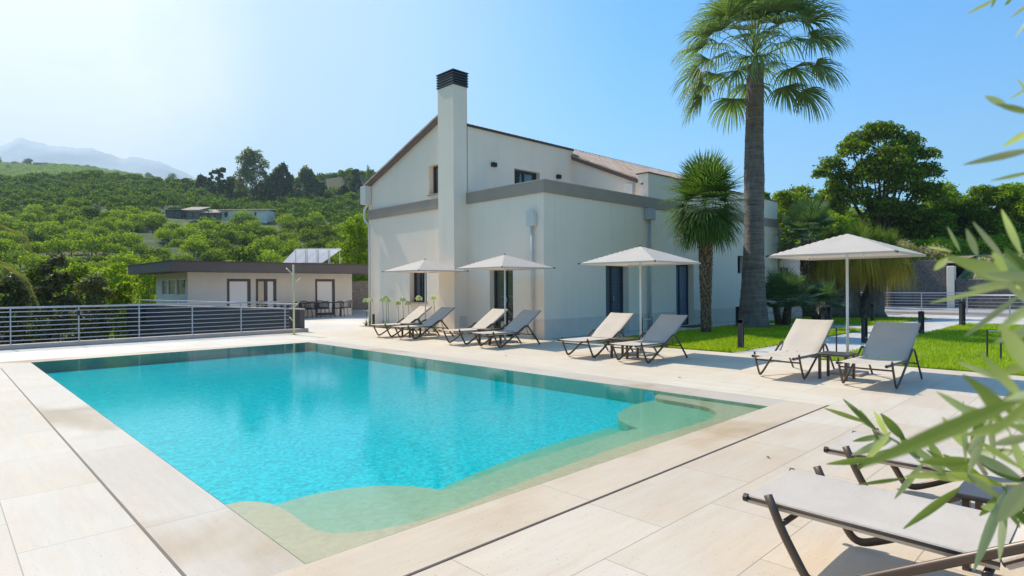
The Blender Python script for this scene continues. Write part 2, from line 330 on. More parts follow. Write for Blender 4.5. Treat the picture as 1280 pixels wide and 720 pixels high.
# ------------------------------------------------------------------ camera, world, sun
TH=rad(45.94);F=Vector((math.cos(TH),math.sin(TH),0));R=Vector((math.sin(TH),-math.cos(TH),0));Z=Vector((0,0,1));RO=.006
cam=bpy.data.cameras.new('camera');co=bpy.data.objects.new('camera',cam);C.objects.link(co);scene.camera=co
r_=(R-RO*Z).normalized();u_=(Z+RO*R).normalized()
co.matrix_world=Matrix.Translation((0,0,1.5))@Matrix((r_,u_,-F)).transposed().to_4x4()
cam.sensor_width=36;cam.lens=36*750/1280;cam.shift_y=-2.4/1280;cam.clip_start=.05;cam.clip_end=9000
cam.dof.use_dof=True;cam.dof.focus_distance=11;cam.dof.aperture_fstop=21.1/2.3
SUN_EL=50.4;SUN_G=5.0
w=bpy.data.worlds.new('World');scene.world=w;w.use_nodes=True;nt=w.node_tree;nt.nodes.clear()
wo=nt.nodes.new('ShaderNodeOutputWorld');bg=nt.nodes.new('ShaderNodeBackground');sk=nt.nodes.new('ShaderNodeTexSky');sk.sky_type='NISHITA';sk.sun_disc=False
sk.sun_elevation=rad(SUN_EL);sk.sun_rotation=rad(-SUN_G);sk.air_density=1.0;sk.dust_density=.35;sk.ozone_density=1.6;sk.altitude=200
hs=nt.nodes.new('ShaderNodeHueSaturation');hs.inputs['Saturation'].default_value=1.32
tc=nt.nodes.new('ShaderNodeTexCoord')
# thin high cloud veil round the sun's side, as the photograph shows
def veil(lo,hi,amt,add):
    nz=noise(nt,mapping(nt,tc.outputs['Generated'],(1,1,2.4)),3.2,7,.6,.5)
    d=N(nt,'ShaderNodeVectorMath',operation='DOT_PRODUCT');lk(nt,tc.outputs['Generated'],d.inputs[0])
    a=TH+rad(44);e=rad(17);d.inputs[1].default_value=(math.cos(a)*math.cos(e),math.sin(a)*math.cos(e),math.sin(e))
    mr=N(nt,'ShaderNodeMapRange',interpolation_type='SMOOTHSTEP');lk(nt,d.outputs['Value'],mr.inputs[0]);mr.inputs[1].default_value=lo;mr.inputs[2].default_value=hi
    r=math_(nt,'MULTIPLY',mr.outputs[0],math_(nt,'ADD',math_(nt,'MULTIPLY',nz.outputs[0],amt),add))
    return math_(nt,'MINIMUM',math_(nt,'MAXIMUM',r,0.0),1.0)
lk(nt,mix(nt,1.0,sk.outputs[0],(.88,1.07,1.15),'MULTIPLY'),hs.inputs['Color'])
thin=mix(nt,veil(.58,1.0,.10,.90),hs.outputs[0],(3.05,3.85,4.7))
thick=mix(nt,veil(.92,1.0,1.9,.25),thin,(5.2,5.3,5.3))
lk(nt,thick,bg.inputs[0]);bg.inputs[1].default_value=.176;lk(nt,bg.outputs[0],wo.inputs[0])
sl=bpy.data.lights.new('sun','SUN');so=bpy.data.objects.new('sun',sl);C.objects.link(so)
sl.energy=4.8;sl.angle=rad(.5);sl.color=(1,.93,.81)
sd=Vector((-math.sin(rad(SUN_G))*math.cos(rad(SUN_EL)),math.cos(rad(SUN_G))*math.cos(rad(SUN_EL)),math.sin(rad(SUN_EL))))
so.rotation_euler=sd.to_track_quat('Z','Y').to_euler();so.location=(0,0,30)
scene.view_settings.view_transform='Standard';scene.view_settings.look='None';scene.view_settings.exposure=.35;scene.view_settings.gamma=1
scene.cycles.use_denoising=True;scene.cycles.max_bounces=8;scene.cycles.transparent_max_bounces=12;scene.cycles.volume_bounces=0
scene.cycles.sample_clamp_indirect=6
# haze
HZ=MB().box(-3900,-3900,-6,3900,3900,760)
m,nt,out=nm('haze');pv=N(nt,'ShaderNodeVolumePrincipled');pv.inputs['Density'].default_value=.00030;pv.inputs['Color'].default_value=(.68,.88,1,1);pv.inputs['Anisotropy'].default_value=.25
lk(nt,pv.outputs[0],out.inputs['Volume']);hz=HZ.build('haze',m);tag(hz,kind='stuff',label='pale summer haze over the far hills and mountain')
def struct(mb,name,mat,**k):
    o=mb.build(name,mat,**k);o['kind']='structure';return o
# ------------------------------------------------------------------ terrain
def sst(a,b,x):
    t=np.clip((x-a)/(b-a),0,1);return t*t*(3-2*t)
def fbm(x,y,s=1,seed=0):
    v=0;a=1
    for i in range(4):
        k=s*(2**i);v=v+a*(np.sin(x*k*1.3+seed+i*1.7+1.1*np.sin(y*k*.7+i))*np.cos(y*k*1.1-seed*.7+i*2.3+np.sin(x*k*.9)));a*=.5
    return v
def crest(u): return np.interp(u,[-400,0,95,165,250,330,400,460,560,900,1300],[226,222,219,221,231,243,243,240,255,290,300])
DC=232.
def terr_z(x,y):
    dd=x*F.x+y*F.y;lat=x*R.x+y*R.y;r=np.hypot(x,y);dds=np.maximum(dd,1.)
    u=640+750*lat/dds;u=np.where(dd<1,np.where(lat<0,-400,1500),u);u=np.clip(u,-400,1700)
    D=np.where(dd<1,r,np.maximum(dd,r*.6))
    zc=1.5+(357-crest(u))/750*DC
    t=np.clip((D-46)/(DC-46),0,1);zl=-3.2+(zc+3.2)*t**1.18
    zl=zl-sst(DC,DC+70,D)*14
    # terracing
    q=2.0;st=zl/q;fr=st-np.floor(st);zt=(np.floor(st)+sst(.55,.95,fr))*q
    k=sst(50,75,D)*(1-sst(DC-15,DC+10,D));zl=zl*(1-.75*k)+zt*.75*k
    zl=zl+fbm(x,y,.03,3)*.5*k
    # middle hill behind the tree row, far ridge
    c2=np.interp(u,[250,330,380,430,500,600],[262,244,236,230,232,262]);z2=1.5+(357-c2)/750*330
    zl=np.where(D>235,np.maximum(zl,z2-np.abs(D-330)*.13),zl)
    c3=np.interp(u,[-400,-100,0,78,118,175,240,330],[196,200,203,206,209.5,219,237,260]);z3=1.5+(357-c3)/750*620
    zl=np.where(D>300,np.maximum(zl,z3-np.abs(D-620)*.33),zl)
    zr=np.where(D<47,-.6,0)+np.interp(D,[0,46.5,49,62,90,140,220,2800],[0,0,2.4,3.2,7,9,9,5])
    b=sst(640,880,u);z=zl*(1-b)+zr*b
    z=np.where(D>900,np.minimum(z,zc*.9)-sst(900,2800,D)*30,z)
    return z
na=720;ang=np.linspace(0,2*np.pi,na,endpoint=False)
rr=np.concatenate([[6,20,32,40,44],np.geomspace(46,330,150),np.geomspace(340,900,50),np.geomspace(950,2600,14)])
A,RR=np.meshgrid(ang,rr);X=(RR*np.cos(A)).ravel();Y=(RR*np.sin(A)).ravel();Zt=terr_z(X,Y)
Zt=np.where(np.hypot(X,Y)<46,np.minimum(Zt,-3.2),Zt)
V=np.stack([X,Y,Zt],1);nr=len(rr)
i=np.arange(nr-1)[:,None]*na;j=np.arange(na)[None,:];jn=(j+1)%na
Fq=np.stack([i+j,i+na+j,i+na+jn,i+jn],-1).reshape(-1,4)[:, ::-1]
V=np.vstack([V,[[0,0,-3.2]]])
def ground_mat():
    m,nt,out=nm('hillside_ground');p=N(nt,'ShaderNodeBsdfPrincipled');tc=N(nt,'ShaderNodeTexCoord');v=tc.outputs['Object']
    g=N(nt,'ShaderNodeNewGeometry');sx=N(nt,'ShaderNodeSeparateXYZ');lk(nt,g.outputs['Normal'],sx.inputs[0])
    n=noise(nt,v,.045,5,.6);n2=noise(nt,v,.6,5,.6)
    c=ramp(nt,n.outputs[0],[(.35,(.04,.08,.010)),(.56,(.085,.12,.02)),(.72,(.30,.24,.13))])
    c=mix(nt,1.0,c.outputs[0],ramp(nt,n2.outputs[0],[(.3,(.6,.6,.6)),(.7,(1.25,1.2,1.1))]).outputs[0],'MULTIPLY')
    s=ramp(nt,sx.outputs[2],[(.80,(1,1,1)),(.93,(0,0,0))]);c=mix(nt,s.outputs[0],c,(.15,.13,.065));lk(nt,c,p.inputs['Base Color']);p.inputs['Roughness'].default_value=.95
    lk(nt,p.outputs[0],out.inputs[0]);return m
M['ground']=ground_mat()
# centre fan closes the sheet under the terrace
te=npmesh('terrain',V,Fq,M['ground'],smooth=True);te['kind']='structure'
# mountain
def mountain():
    us=np.array([-700,-300,-120,-60,0,26,60,90,118,153,163,189,212,236,262,300,380,500]);vs=np.array([250,205,190,184,179,168,178,181,182.5,195.5,193,196.5,204,215.5,226,238,258,300])
    U=np.arange(-700,500,6.);top=np.interp(U,us,vs)+np.sin(U*.21)*.7+np.sin(U*.53)*.4;V=[];n=len(U);rows=14;fx=[]
    for k in range(rows):
        t=k/(rows-1)
        for a,(u,v) in enumerate(zip(U,top)):
            d=2850-1500*t+90*math.sin(u*.05+k)*(t)
            z=(1.5+(357.6-v)/750*2850)*(1-t)**1.25+12*math.sin(u*.09+k*1.7)*t*(1-t)
            p=F*d+R*((u-640)/750*d);V.append((p.x,p.y,z-20*t))
    for k in range(rows-1):
        for a in range(n-1): fx.append((k*n+a,k*n+a+1,(k+1)*n+a+1,(k+1)*n+a))
    # back slope
    b=len(V)
    for a,(u,v) in enumerate(zip(U,top)):
        p=F*3400+R*((u-640)/750*3400);V.append((p.x,p.y,-20))
    for a in range(n-1): fx.append((a+1,a,b+a,b+a+1))
    o=npmesh('mountain',V,fx,plain('mountain_slope',(.34,.35,.36),.95,var=.3,scale=.004),smooth=True);o['kind']='structure'
mountain()
# ------------------------------------------------------------------ platform, deck, lawn, paths
def slabbox(name,mat,x0,y0,x1,y1,z0,z1): return struct(MB().box(x0,y0,z0,x1,y1,z1),name,mat)
PB=MB()
PB.box(-12,-14,-4,9.3,2.6,-.45);PB.box(-12,2.6,-4,.93,19.28,-.45);PB.box(.93,2.6,-4,9.3,19.28,-.45);PB.box(9.3,-14,-4,35.2,37.5,-.05);PB.box(35.2,-30,-4,46.2,42,-.10)
struct(PB,'terrace_base',M['kerb'])
X0,X1,Y0_,Y1_=.94,7.95,2.62,16.2;PX0,PX1,PY0,PY1=1.45,7.4,3.12,15.65
D1=MB().box(-12,-14,-.1,X0,19.28,0);struct(D1,'paving',M['paving_left'])
D2=MB().box(X0,-14,-.1,12.65,Y0_,0);struct(D2,'paving',M['paving_x'])
D3=MB().box(X1,Y0_,-.1,12.65,19.28,0);struct(D3,'paving',M['paving_y'])
D4=MB().box(X0,Y1_,-.1,X1,19.28,0);D4.box(9.12,19.28,-.1,12.65,26.2,0);struct(D4,'paving',M['paving_far'])
D5=MB().box(12.65,19.28,-.1,30,37.4,.0);D5.box(9.12,26.2,-.1,12.65,37.4,0);struct(D5,'paving',M['paving_far'])
c1=MB().box(X0,Y0_,-.08,X1,PY0,0);c1.box(X0,PY1,-.08,X1,Y1_,0);struct(c1,'pool_coping',M['coping_x'])
c2=MB().box(X0,PY0,-.08,PX0,PY1,0);c2.box(PX1,PY0,-.08,X1,PY1,0);struct(c2,'pool_coping',M['coping_y'])
s=MB().box(X0-.008,Y0_-.009,-.02,X0+.008,14.9,.004);s.box(X0+.008,Y0_-.009,-.02,7.97,Y0_+.009,.004);struct(s,'drain_slot',M['slot'])
# pool basin
DZ=.235;S1=.045;S2=.095
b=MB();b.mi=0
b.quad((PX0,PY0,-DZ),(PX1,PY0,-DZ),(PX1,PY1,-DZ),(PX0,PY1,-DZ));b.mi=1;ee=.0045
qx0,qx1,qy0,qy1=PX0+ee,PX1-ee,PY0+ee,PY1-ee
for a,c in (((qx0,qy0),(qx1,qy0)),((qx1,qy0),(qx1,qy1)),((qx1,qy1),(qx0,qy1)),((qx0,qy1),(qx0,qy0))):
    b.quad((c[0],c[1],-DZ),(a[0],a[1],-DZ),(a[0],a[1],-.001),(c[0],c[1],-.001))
struct(b,'pool_basin',[M['mosaic_deep_caustic'],M['mosaic_wall']])
e=.003
sh1=[(PX0+e,PY0+e),(PX0+e,4.50),(1.6,4.49),(1.68,4.41),(1.735,4.30),(1.76,4.16),(1.76,3.98),(1.745,3.77),(1.75,3.63),(1.79,3.52),(1.86,3.45),(1.98,3.37),(2.13,3.31),(2.34,3.275),(2.61,3.275),(2.85,3.30),(3.21,3.335),(3.62,3.37),(4.06,3.40),(4.55,3.42),(5.08,3.42),(5.56,3.40),(6.06,3.37),(6.42,3.38),(6.70,3.44),(6.88,3.54),(7.01,3.70),(7.07,3.95),(7.085,4.20),(7.10,4.42),(7.15,4.56),(7.25,4.64),(PX1-e,4.68),(PX1-e,PY0+e)]
sh2=[(1.6,PY0+.01),(1.70,4.34),(1.82,4.38),(1.97,4.40),(2.16,4.39),(2.34,4.34),(2.5,4.26),(2.65,4.14),(2.77,3.99),(2.83,3.86),(2.87,3.77),(2.95,3.745),(3.19,3.79),(3.49,3.82),(3.92,3.85),(4.37,3.865),(4.9,3.88),(5.35,3.88),(5.66,3.84),(5.72,4.02),(5.84,4.22),(6.07,4.42),(6.37,4.56),(6.72,4.64),(7.05,4.63),(7.28,4.60),(7.3,PY0+.01)]
def dense(poly,z0,z1,name):
    q=MB();n=len(poly);q.prism(poly[::-1],z0,z1);struct(q,name,M['mosaic_sand'])
dense(sh1,-DZ+.002,-S1,'pool_step');dense(sh2,-DZ+.001,-S2,'pool_step')
sh3=[(1.8,PY0+.02),(1.85,3.5),(2.75,3.80),(3.05,3.95),(3.5,4.05),(4.2,4.16),(4.9,4.22),(5.62,4.22),(5.68,PY0+.02)]
dense(sh3,-DZ+.0015,-.15,'pool_step')
wm=MB().box(PX0+.004,PY0+.004,-DZ-.01,PX1-.004,PY1-.004,-.005);struct(wm,'pool_water',M['water'])
pj=MB();pj.tube([(PX1-.004,4.80,-.12),(PX1-.03,4.80,-.12)],.09,20);o=pj.build('pool_inlet',plain('aqua_inlet',(.15,.65,.75),.3));tag(o,'round turquoise inlet fitting on the pool side wall','pool inlet')
# lawn and paths
lw=MB();zl=.02
lw.prism([(12.66,6.2),(21.6,6.0),(21.9,8.2),(20.9,10.05),(12.66,10.1)],-.05,zl)
lw.prism([(24.4,8.4),(24.6,6.6),(30.6,5.9),(30.9,8.9),(27.5,10.4),(23.4,10.3)],-.05,zl)
lw.prism([(12.66,-9),(24,-9),(27.2,0),(27.6,2.6),(26.7,4.35),(12.66,4.3)],-.05,zl)
struct(lw,'lawn',M['lawn_base'])
gp=MB().box(12.65,-13,-.06,35.1,11.6,-.008);struct(gp,'garden_path',M['path'])
rd=MB().box(35.5,-29,-.09,46,41,-.05);struct(rd,'driveway',M['road'])
kb=MB().box(34.8,-12,-.05,35.2,16,.12);tag(kb.build('garden_kerb',M['kerb'],bevel=.01),'long beige kerb at the foot of the railing by the driveway','kerb')
kb=MB().box(-12,19.28,-4,9.12,19.5,.12);tag(kb.build('terrace_kerb',M['kerb'],bevel=.01),'long beige stone kerb under the terrace railing','kerb')
# grass blades
def grass():
    rg=np.random.default_rng(5);polys=[(12.66,6.05,21.7,10.05,46000),(23.6,6.1,30.7,10.2,12000),(12.66,-4,27.4,4.3,70000)]
    P=[]
    for x0,y0,x1,y1,n in polys:
        x=x0+(x1-x0)*rg.random(n)**1.25;y=y0+(y1-y0)*rg.random(n);k=np.ones(n,bool)
        if x0>23: k=(x-23.4)>(8.4-np.clip(y,6,8.4))*.5
        P.append(np.stack([x,y],1)[k])
    P=np.vstack(P);n=len(P);a=rg.random(n)*2*np.pi;h=.03+.045*rg.random(n);wd=.007+.006*rg.random(n);lean=(rg.random((n,2))-.5)*.05
    z=np.full(n,zl);dx=np.cos(a)*wd;dy=np.sin(a)*wd
    v0=np.stack([P[:,0]-dx,P[:,1]-dy,z],1);v1=np.stack([P[:,0]+dx,P[:,1]+dy,z],1);v2=np.stack([P[:,0]+lean[:,0],P[:,1]+lean[:,1],z+h],1)
    V=np.stack([v0,v1,v2],1).reshape(-1,3);Fq=np.arange(3*n).reshape(-1,3)
    o=npmesh('grass',V,Fq,M['grass'],tri=True);tag(o,'short bright green grass on the garden lawns','grass',kind='stuff')
grass()
# ------------------------------------------------------------------ walls with openings
def holed(mb,axis,c,a0,a1,z0,z1,holes,depth):
    """a wall face in the plane axis=c, spanning a0..a1 and z0..z1, with reveals going `depth` inward (+axis)"""
    xs=sorted({a0,a1,*[h[0] for h in holes],*[h[1] for h in holes]});zs=sorted({z0,z1,*[h[2] for h in holes],*[h[3] for h in holes]})
    P=(lambda a,z,d=0:(c+d,a,z)) if axis=='x' else (lambda a,z,d=0:(a,c+d,z))
    def Q(p,q,r,s_):
        mb.quad(p,q,r,s_)
    for i in range(len(xs)-1):
        for k in range(len(zs)-1):
            xm=(xs[i]+xs[i+1])/2;zm=(zs[k]+zs[k+1])/2
            if any(h[0]<xm<h[1] and h[2]<zm<h[3] for h in holes): continue
            Q(P(xs[i],zs[k]),P(xs[i+1],zs[k]),P(xs[i+1],zs[k+1]),P(xs[i],zs[k+1]))
    for h in holes:
        Q(P(h[0],h[2]),P(h[0],h[3]),P(h[0],h[3],depth),P(h[0],h[2],depth));Q(P(h[1],h[2]),P(h[1],h[3]),P(h[1],h[3],depth),P(h[1],h[2],depth))
        Q(P(h[0],h[3]),P(h[1],h[3]),P(h[1],h[3],depth),P(h[0],h[3],depth));Q(P(h[0],h[2]),P(h[1],h[2]),P(h[1],h[2],depth),P(h[0],h[2],depth))
def window(parent,axis,c,a0,a1,z0,z1,depth,frame,pane,leaves=2,fw=.06,name='window',trans=None,sill=False,panels=None):
    """frame + pane(s) at `depth` behind the wall plane"""
    m=MB();d=c+depth
    def bx(q,a_0,a_1,zz0,zz1,d0,d1):
        if axis=='x': q.box(d0,a_0,zz0,d1,a_1,zz1)
        else: q.box(a_0,d0,zz0,a_1,d1,zz1)
    bx(m,a0,a0+fw,z0,z1,d-.07,d);bx(m,a1-fw,a1,z0,z1,d-.07,d);bx(m,a0+fw,a1-fw,z1-fw,z1,d-.07,d);bx(m,a0+fw,a1-fw,z0,z0+fw,d-.07,d)
    for k in range(1,leaves):
        x=a0+(a1-a0)*k/leaves;bx(m,x-fw*.6,x+fw*.6,z0+fw,z1-fw,d-.065,d)
    o=m.build(name,frame,parent)
    for k in range(leaves):
        b0=a0+(a1-a0)*k/leaves+fw*.6;b1=a0+(a1-a0)*(k+1)/leaves-fw*.6
        if k==0:b0=a0+fw
        if k==leaves-1:b1=a1-fw
        g=MB();bx(g,b0,b1,z0+fw,z1-fw,d-.035,d-.02);g.build('pane',pane if not panels else panels[k],o)
    if sill:
        g=MB();bx(g,a0-.05,a1+.05,z0-.04,z0,c-.06,d-.07);g.build('sill',M['fascia'],o,bevel=.004)
    return o
# ------------------------------------------------------------------ villa
HX,HY=12.35,11.47
v=thing('villa','large white rendered villa with tall chimney, taupe fascia and tiled roof beside the pool','house',(HX,HY,0))
vroot=v
def vb(mb,name,mat,par=None,**k):
    o=mb.build(name,mat,None,**k)
    o.parent=par or v
    if par is None: o.location=(-HX,-HY,0)
    return o
wl=MB()
holed(wl,'x',HX,HY,20.82,.0,4.13,[(12.72,13.75,0.0,2.03),(17.02,18.05,.95,2.13)],.26)
# gable part above the band
holed(wl,'x',HX,15.2,18.2,4.5,5.7,[(16.05,16.85,4.66,5.66)],.26)
wl.add([(HX,15.2,5.7),(HX,18.2,5.7),(HX,18.2,6.42),(HX,16.15,7.18),(HX,15.2,6.80)],[(0,1,2,3,4)])
wl.add([(HX,18.2,4.5),(HX,20.82,4.5),(HX,20.82,5.45),(HX,18.2,6.42)],[(0,1,2,3)])
wl.add([(HX,14.8,4.5),(HX,15.2,4.5),(HX,15.2,6.80),(HX,14.8,6.63)],[(0,1,2,3)])
holed(wl,'y',HY,HX,28.32,0,4.13,[(15.19,16.43,0,2.17),(19.36,20.62,0,2.27),(24.24,24.95,1.98,2.72)],.30)
holed(wl,'y',14.8,HX,17.6,4.0,6.63,[(14.47,15.75,4.05,5.57)],.25)
# terrace floor behind the parapet, parapet inner faces
wl.quad((HX,HY,4.1),(17.6,HY,4.1),(17.6,14.8,4.1),(HX,14.8,4.1));wl.box(HX+.01,HY+.02,4.1,HX+.22,14.79,4.44);wl.box(HX+.22,HY+.02,4.1,17.59,HY+.22,4.44)
# wing: grazing-lit side face and front
wl.add([(17.6,HY,4.1),(17.6,14.8,4.1),(17.6,14.8,6.32),(17.6,11.89,5.08),(17.6,11.89,5.34),(17.6,HY,5.34)],[(0,1,2,3,4,5)])
wl.quad((17.6,HY,4.45),(28.32,HY,4.45),(28.32,HY,5.34),(17.6,HY,5.34));wl.quad((17.6,11.89,5.0),(28.32,11.89,5.0),(28.32,11.89,5.34),(17.6,11.89,5.34));wl.quad((17.6,HY,5.34),(28.32,HY,5.34),(28.32,11.89,5.34),(17.6,11.89,5.34))
# back and end walls so that the volumes are closed
wl.quad((28.32,HY,0),(28.32,20.82,0),(28.32,20.82,5.3),(28.32,HY,5.3));wl.quad((HX,20.82,0),(28.32,20.82,0),(28.32,20.82,5.4),(HX,20.82,5.4))
wl.add([(28.32,HY,5.3),(28.32,20.82,5.3),(28.32,16.15,7.1)],[(0,1,2)])
vb(wl,'wall',M['render'])
# interior darkness boxes are not needed: panes are opaque reflecting glass set in the openings
# annex at the far end
ax=MB().box(28.32,HY+.12,0,32.5,18,3.05);vb(ax,'annex',M['render'])
ax=MB().box(28.32,HY+.06,3.05,32.58,18.05,3.2);vb(ax,'annex_cap',M['flash'])
# chimney
ch=MB().box(11.8,14.8,0,HX+.02,15.6,7.86);chim=vb(ch,'chimney',M['render'])
cw=MB()
cw.box(11.86,14.86,7.86,12.31,15.54,8.24)
cwo=cw.build('flue_core',M['black'],chim)
for k in range(5):
    q=MB();z=7.875+k*.085;q.box(11.77,14.77,z,12.40,15.63,z+.05);q.build('cowl_blade',M['anthracite'],chim,bevel=.004)
q=MB();q.box(11.76,14.76,8.30,12.41,15.64,8.335);q.build('cowl_top',M['anthracite'],chim,bevel=.004)
for x,y in ((11.82,14.82),(12.35,14.82),(11.82,15.58),(12.35,15.58)): q=MB().box(x-.02,y-.02,7.86,x+.02,y+.02,8.3);q.build('cowl_post',M['anthracite'],chim)
q=MB().box(12.0,14.79,.22,12.28,14.80,.56);vb(q,'hatch',M['pipe'],bevel=.003)
# plinth, slightly proud
pl=MB();pl.box(HX,HY-.015,0,15.19,HY+.002,.55);pl.box(16.43,HY-.015,0,19.36,HY+.002,.55);pl.box(20.62,HY-.015,0,32.4,HY+.002,.55)
pl.box(HX-.012,HY-.015,0,HX+.002,12.72,.55);vb(pl,'plinth',M['plinth'])
# fascia band and coping
fa=MB()
fa.box(HX-.05,HY-.05,4.13,28.37,HY+.01,4.475);fa.box(HX-.05,HY+.01,4.13,HX+.01,14.8,4.475);fa.box(HX-.05,15.6,4.13,HX+.01,20.85,4.475);vb(fa,'fascia',M['fascia'],bevel=.004)
fc=MB();fc.box(HX-.065,HY-.065,4.475,28.38,HY+.24,4.50);fc.box(HX-.065,HY+.24,4.475,HX+.24,14.8,4.50);fc.box(HX-.065,15.6,4.475,HX+.0,20.86,4.50);vb(fc,'fascia_top',M['coping'])
# window and door fittings
window(v,'x',HX,17.02,18.05,.95,2.13,.26,M['anthracite'],M['pane'],2,.07,sill=True)
window(v,'x',HX,16.05,16.85,4.66,5.66,.26,M['anthracite'],M['pane'],1,.07,sill=True)
window(v,'x',HX,12.72,13.75,0.0,2.03,.26,M['anthracite'],M['pane_green'],2,.07,name='glass_door')
window(v,'y',HY,15.19,16.43,0.0,2.17,.30,M['anthracite'],M['shutter'],2,.08,name='shuttered_door')
window(v,'y',HY,19.36,20.62,0.0,2.27,.30,M['anthracite'],M['door_blue'],2,.07,name='side_door')
window(v,'y',HY,24.24,24.95,1.98,2.72,.30,M['anthracite'],M['pane'],1,.06)
window(v,'y',14.8,14.47,15.75,4.05,5.57,.25,M['anthracite'],M['pane'],2,.08)
window(v,'y',HY+.10,28.9,29.65,1.62,2.30,.02,M['anthracite'],M['pane'],1,.06)
for o in v.children:
    if o.name.split('.')[0] in('window','glass_door','shuttered_door','side_door'): o.location=(-HX,-HY,0)
# wall lamps
for x in (13.47,16.71):
    q=MB().box(x-.09,14.68,5.47,x+.09,14.80,5.61);vb(q,'wall_lamp',M['black'],bevel=.006)
# roofs
def tiled(x0,x1,y0,z0,y1,z1,pitch=.22,amp=.045):
    n=int((x1-x0)/pitch)*6;Vs=[];fs=[];rows=14
    for k in range(rows+1):
        t=k/rows
        for i in range(n+1):
            a=i/6*2*math.pi;zz=amp*(abs(math.sin(a/2))**.8)
            Vs.append((x0+(x1-x0)*i/n,y0+(y1-y0)*t,z0+(z1-z0)*t+zz+.02*((k%2)) ))
    for k in range(rows):
        for i in range(n): fs.append((k*(n+1)+i,k*(n+1)+i+1,(k+1)*(n+1)+i+1,(k+1)*(n+1)+i))
    return MB().add(Vs,fs)
rf=tiled(17.55,28.4,11.89,5.14,16.15,7.13);rf.add(*(lambda t:(t.v,t.f))(tiled(HX-.12,17.55,14.8,6.58,16.15,7.16)))
rf.add(*(lambda t:(t.v,t.f))(tiled(HX-.12,28.4,16.15,7.16,21.0,5.38)))
roof=vb(rf,'roof',M['tiles'],smooth=True)
rk=MB()
def rake(x0,x1,y0,z0,y1,z1,h,par,mat,name='rake_board'):
    q=MB();q.add([(x0,y0,z0-h),(x1,y0,z0-h),(x1,y1,z1-h),(x0,y1,z1-h),(x0,y0,z0),(x1,y0,z0),(x1,y1,z1),(x0,y1,z1)],[(0,3,2,1),(4,5,6,7),(0,1,5,4),(1,2,6,5),(2,3,7,6),(3,0,4,7)]);return q.build(name,mat,par)
M['rake']=plain('brown_rake_board',(.16,.105,.085),.6)
rake(HX-.13,HX-.002,16.15,7.235,20.98,5.47,.17,roof,M['rake']);rake(HX-.15,HX-.10,16.15,7.265,21.0,5.50,.06,roof,M['tiles'],'verge_tiles')
rake(HX-.13,HX-.002,15.6,7.0,16.15,7.235,.17,roof,M['rake'])
rake(17.50,17.598,11.9,5.20,14.8,6.44,.15,roof,M['rake']);rake(17.46,17.52,11.9,5.24,14.8,6.48,.05,roof,M['tiles'],'verge_tiles')
fl=MB();fl.box(HX+.0,14.74,6.63,17.6,14.96,6.70);fl.box(17.55,HY-.05,5.34,28.36,11.95,5.37);vb(fl,'flashing',M['flash'])
# gutters and downpipes
def pipe(pts,r,mat,hop=None):
    q=MB();q.tube(rounded(pts,.1,4),r,10);o=vb(q,'downpipe',mat,smooth=True)
    if hop:
        h=MB().box(*hop);h.build('hopper',mat,o,bevel=.01)
    q=MB()
    for a,b in zip(pts[:-1],pts[1:]):
        if abs(a[2]-b[2])>1.5:
            for t in (.25,.6,.9):
                p=Vector(a).lerp(Vector(b),t);q.tube([(p[0],p[1],p[2]-.015),(p[0],p[1],p[2]+.015)],r*1.2,10)
    if q.v:q.build('clip',mat,o)
    return o
pipe([(HX-.11,20.7,5.2),(HX-.11,20.7,4.72),(HX-.17,20.86,4.52),(HX-.17,20.86,4.1),(HX-.1,20.62,3.9),(HX-.1,20.62,.0)],.05,M['pipe'],(HX-.28,20.6,4.72,HX-.02,20.98,5.42))
pipe([(HX-.08,11.86,3.3),(HX-.08,11.86,.0)],.045,M['pipe'],(HX-.15,11.72,3.2,HX-.005,12.02,3.62))
pipe([(17.53,HY-.09,3.8),(17.53,HY-.09,0)],.05,M['pipe_shade'],(17.33,HY-.2,3.72,17.74,HY-.02,4.10))
pipe([(28.42,HY-.02,4.1),(28.42,HY-.02,0)],.05,M['pipe_shade'],(28.36,HY-.1,3.75,28.66,HY+.06,4.08))
q=MB().box(17.42,12.0,4.62,17.595,12.32,5.02);vb(q,'roof_hopper',M['pipe'],bevel=.01)
q=MB();q.tube([(17.52,11.7,4.98),(17.60,11.7,5.0)],.03,8);vb(q,'spout',M['rake'])
q=MB().box(19.3,10.75,.0,20.7,11.35,.018);tag(q.build('door_mat',M['black'],bevel=.004),'dark doormat on the paving in front of the grey blue door','door mat')
# ------------------------------------------------------------------ pavilion
p=thing('pavilion','low white pavilion with overhanging brown-grey flat roof slab behind the terrace','building',(8.33,29.7,0))
def pb(mb,name,mat,par=None,**k):
    o=mb.build(name,mat,None,**k);o.parent=par or p
    if par is None:o.location=(-8.33,-29.7,0)
    return o
wl=MB()
hp=[(10.12,11.10,0.0,1.90),(11.42,12.30,0.0,1.90),(14.46,15.48,0,1.90)]
hp=[(10.02,11.12,0.02,1.93),(11.36,12.38,0.02,1.93),(14.42,15.54,.02,1.93)]
holed(wl,'y',29.7,8.33,16.55,-.3,2.22,hp,.12);holed(wl,'x',8.33,29.7,35,-3.2,2.22,[(30.06,31.48,1.15,1.93),(31.72,32.88,1.15,1.93),(33.05,34.0,1.15,1.93)],.12)
wl.quad((16.55,29.7,0),(16.55,35,0),(16.55,35,2.22),(16.55,29.7,2.22));wl.quad((8.33,35,-3),(16.55,35,-3),(16.55,35,2.22),(8.33,35,2.22))
pb(wl,'wall',M['render_cool'])
sb=MB().box(7.32,28.5,2.22,19.5,36.2,2.66);pb(sb,'roof_slab',M['slab'],bevel=.01);sb=MB().box(7.28,28.46,2.66,19.5,36.25,2.70);pb(sb,'roof_edge',M['flash'])
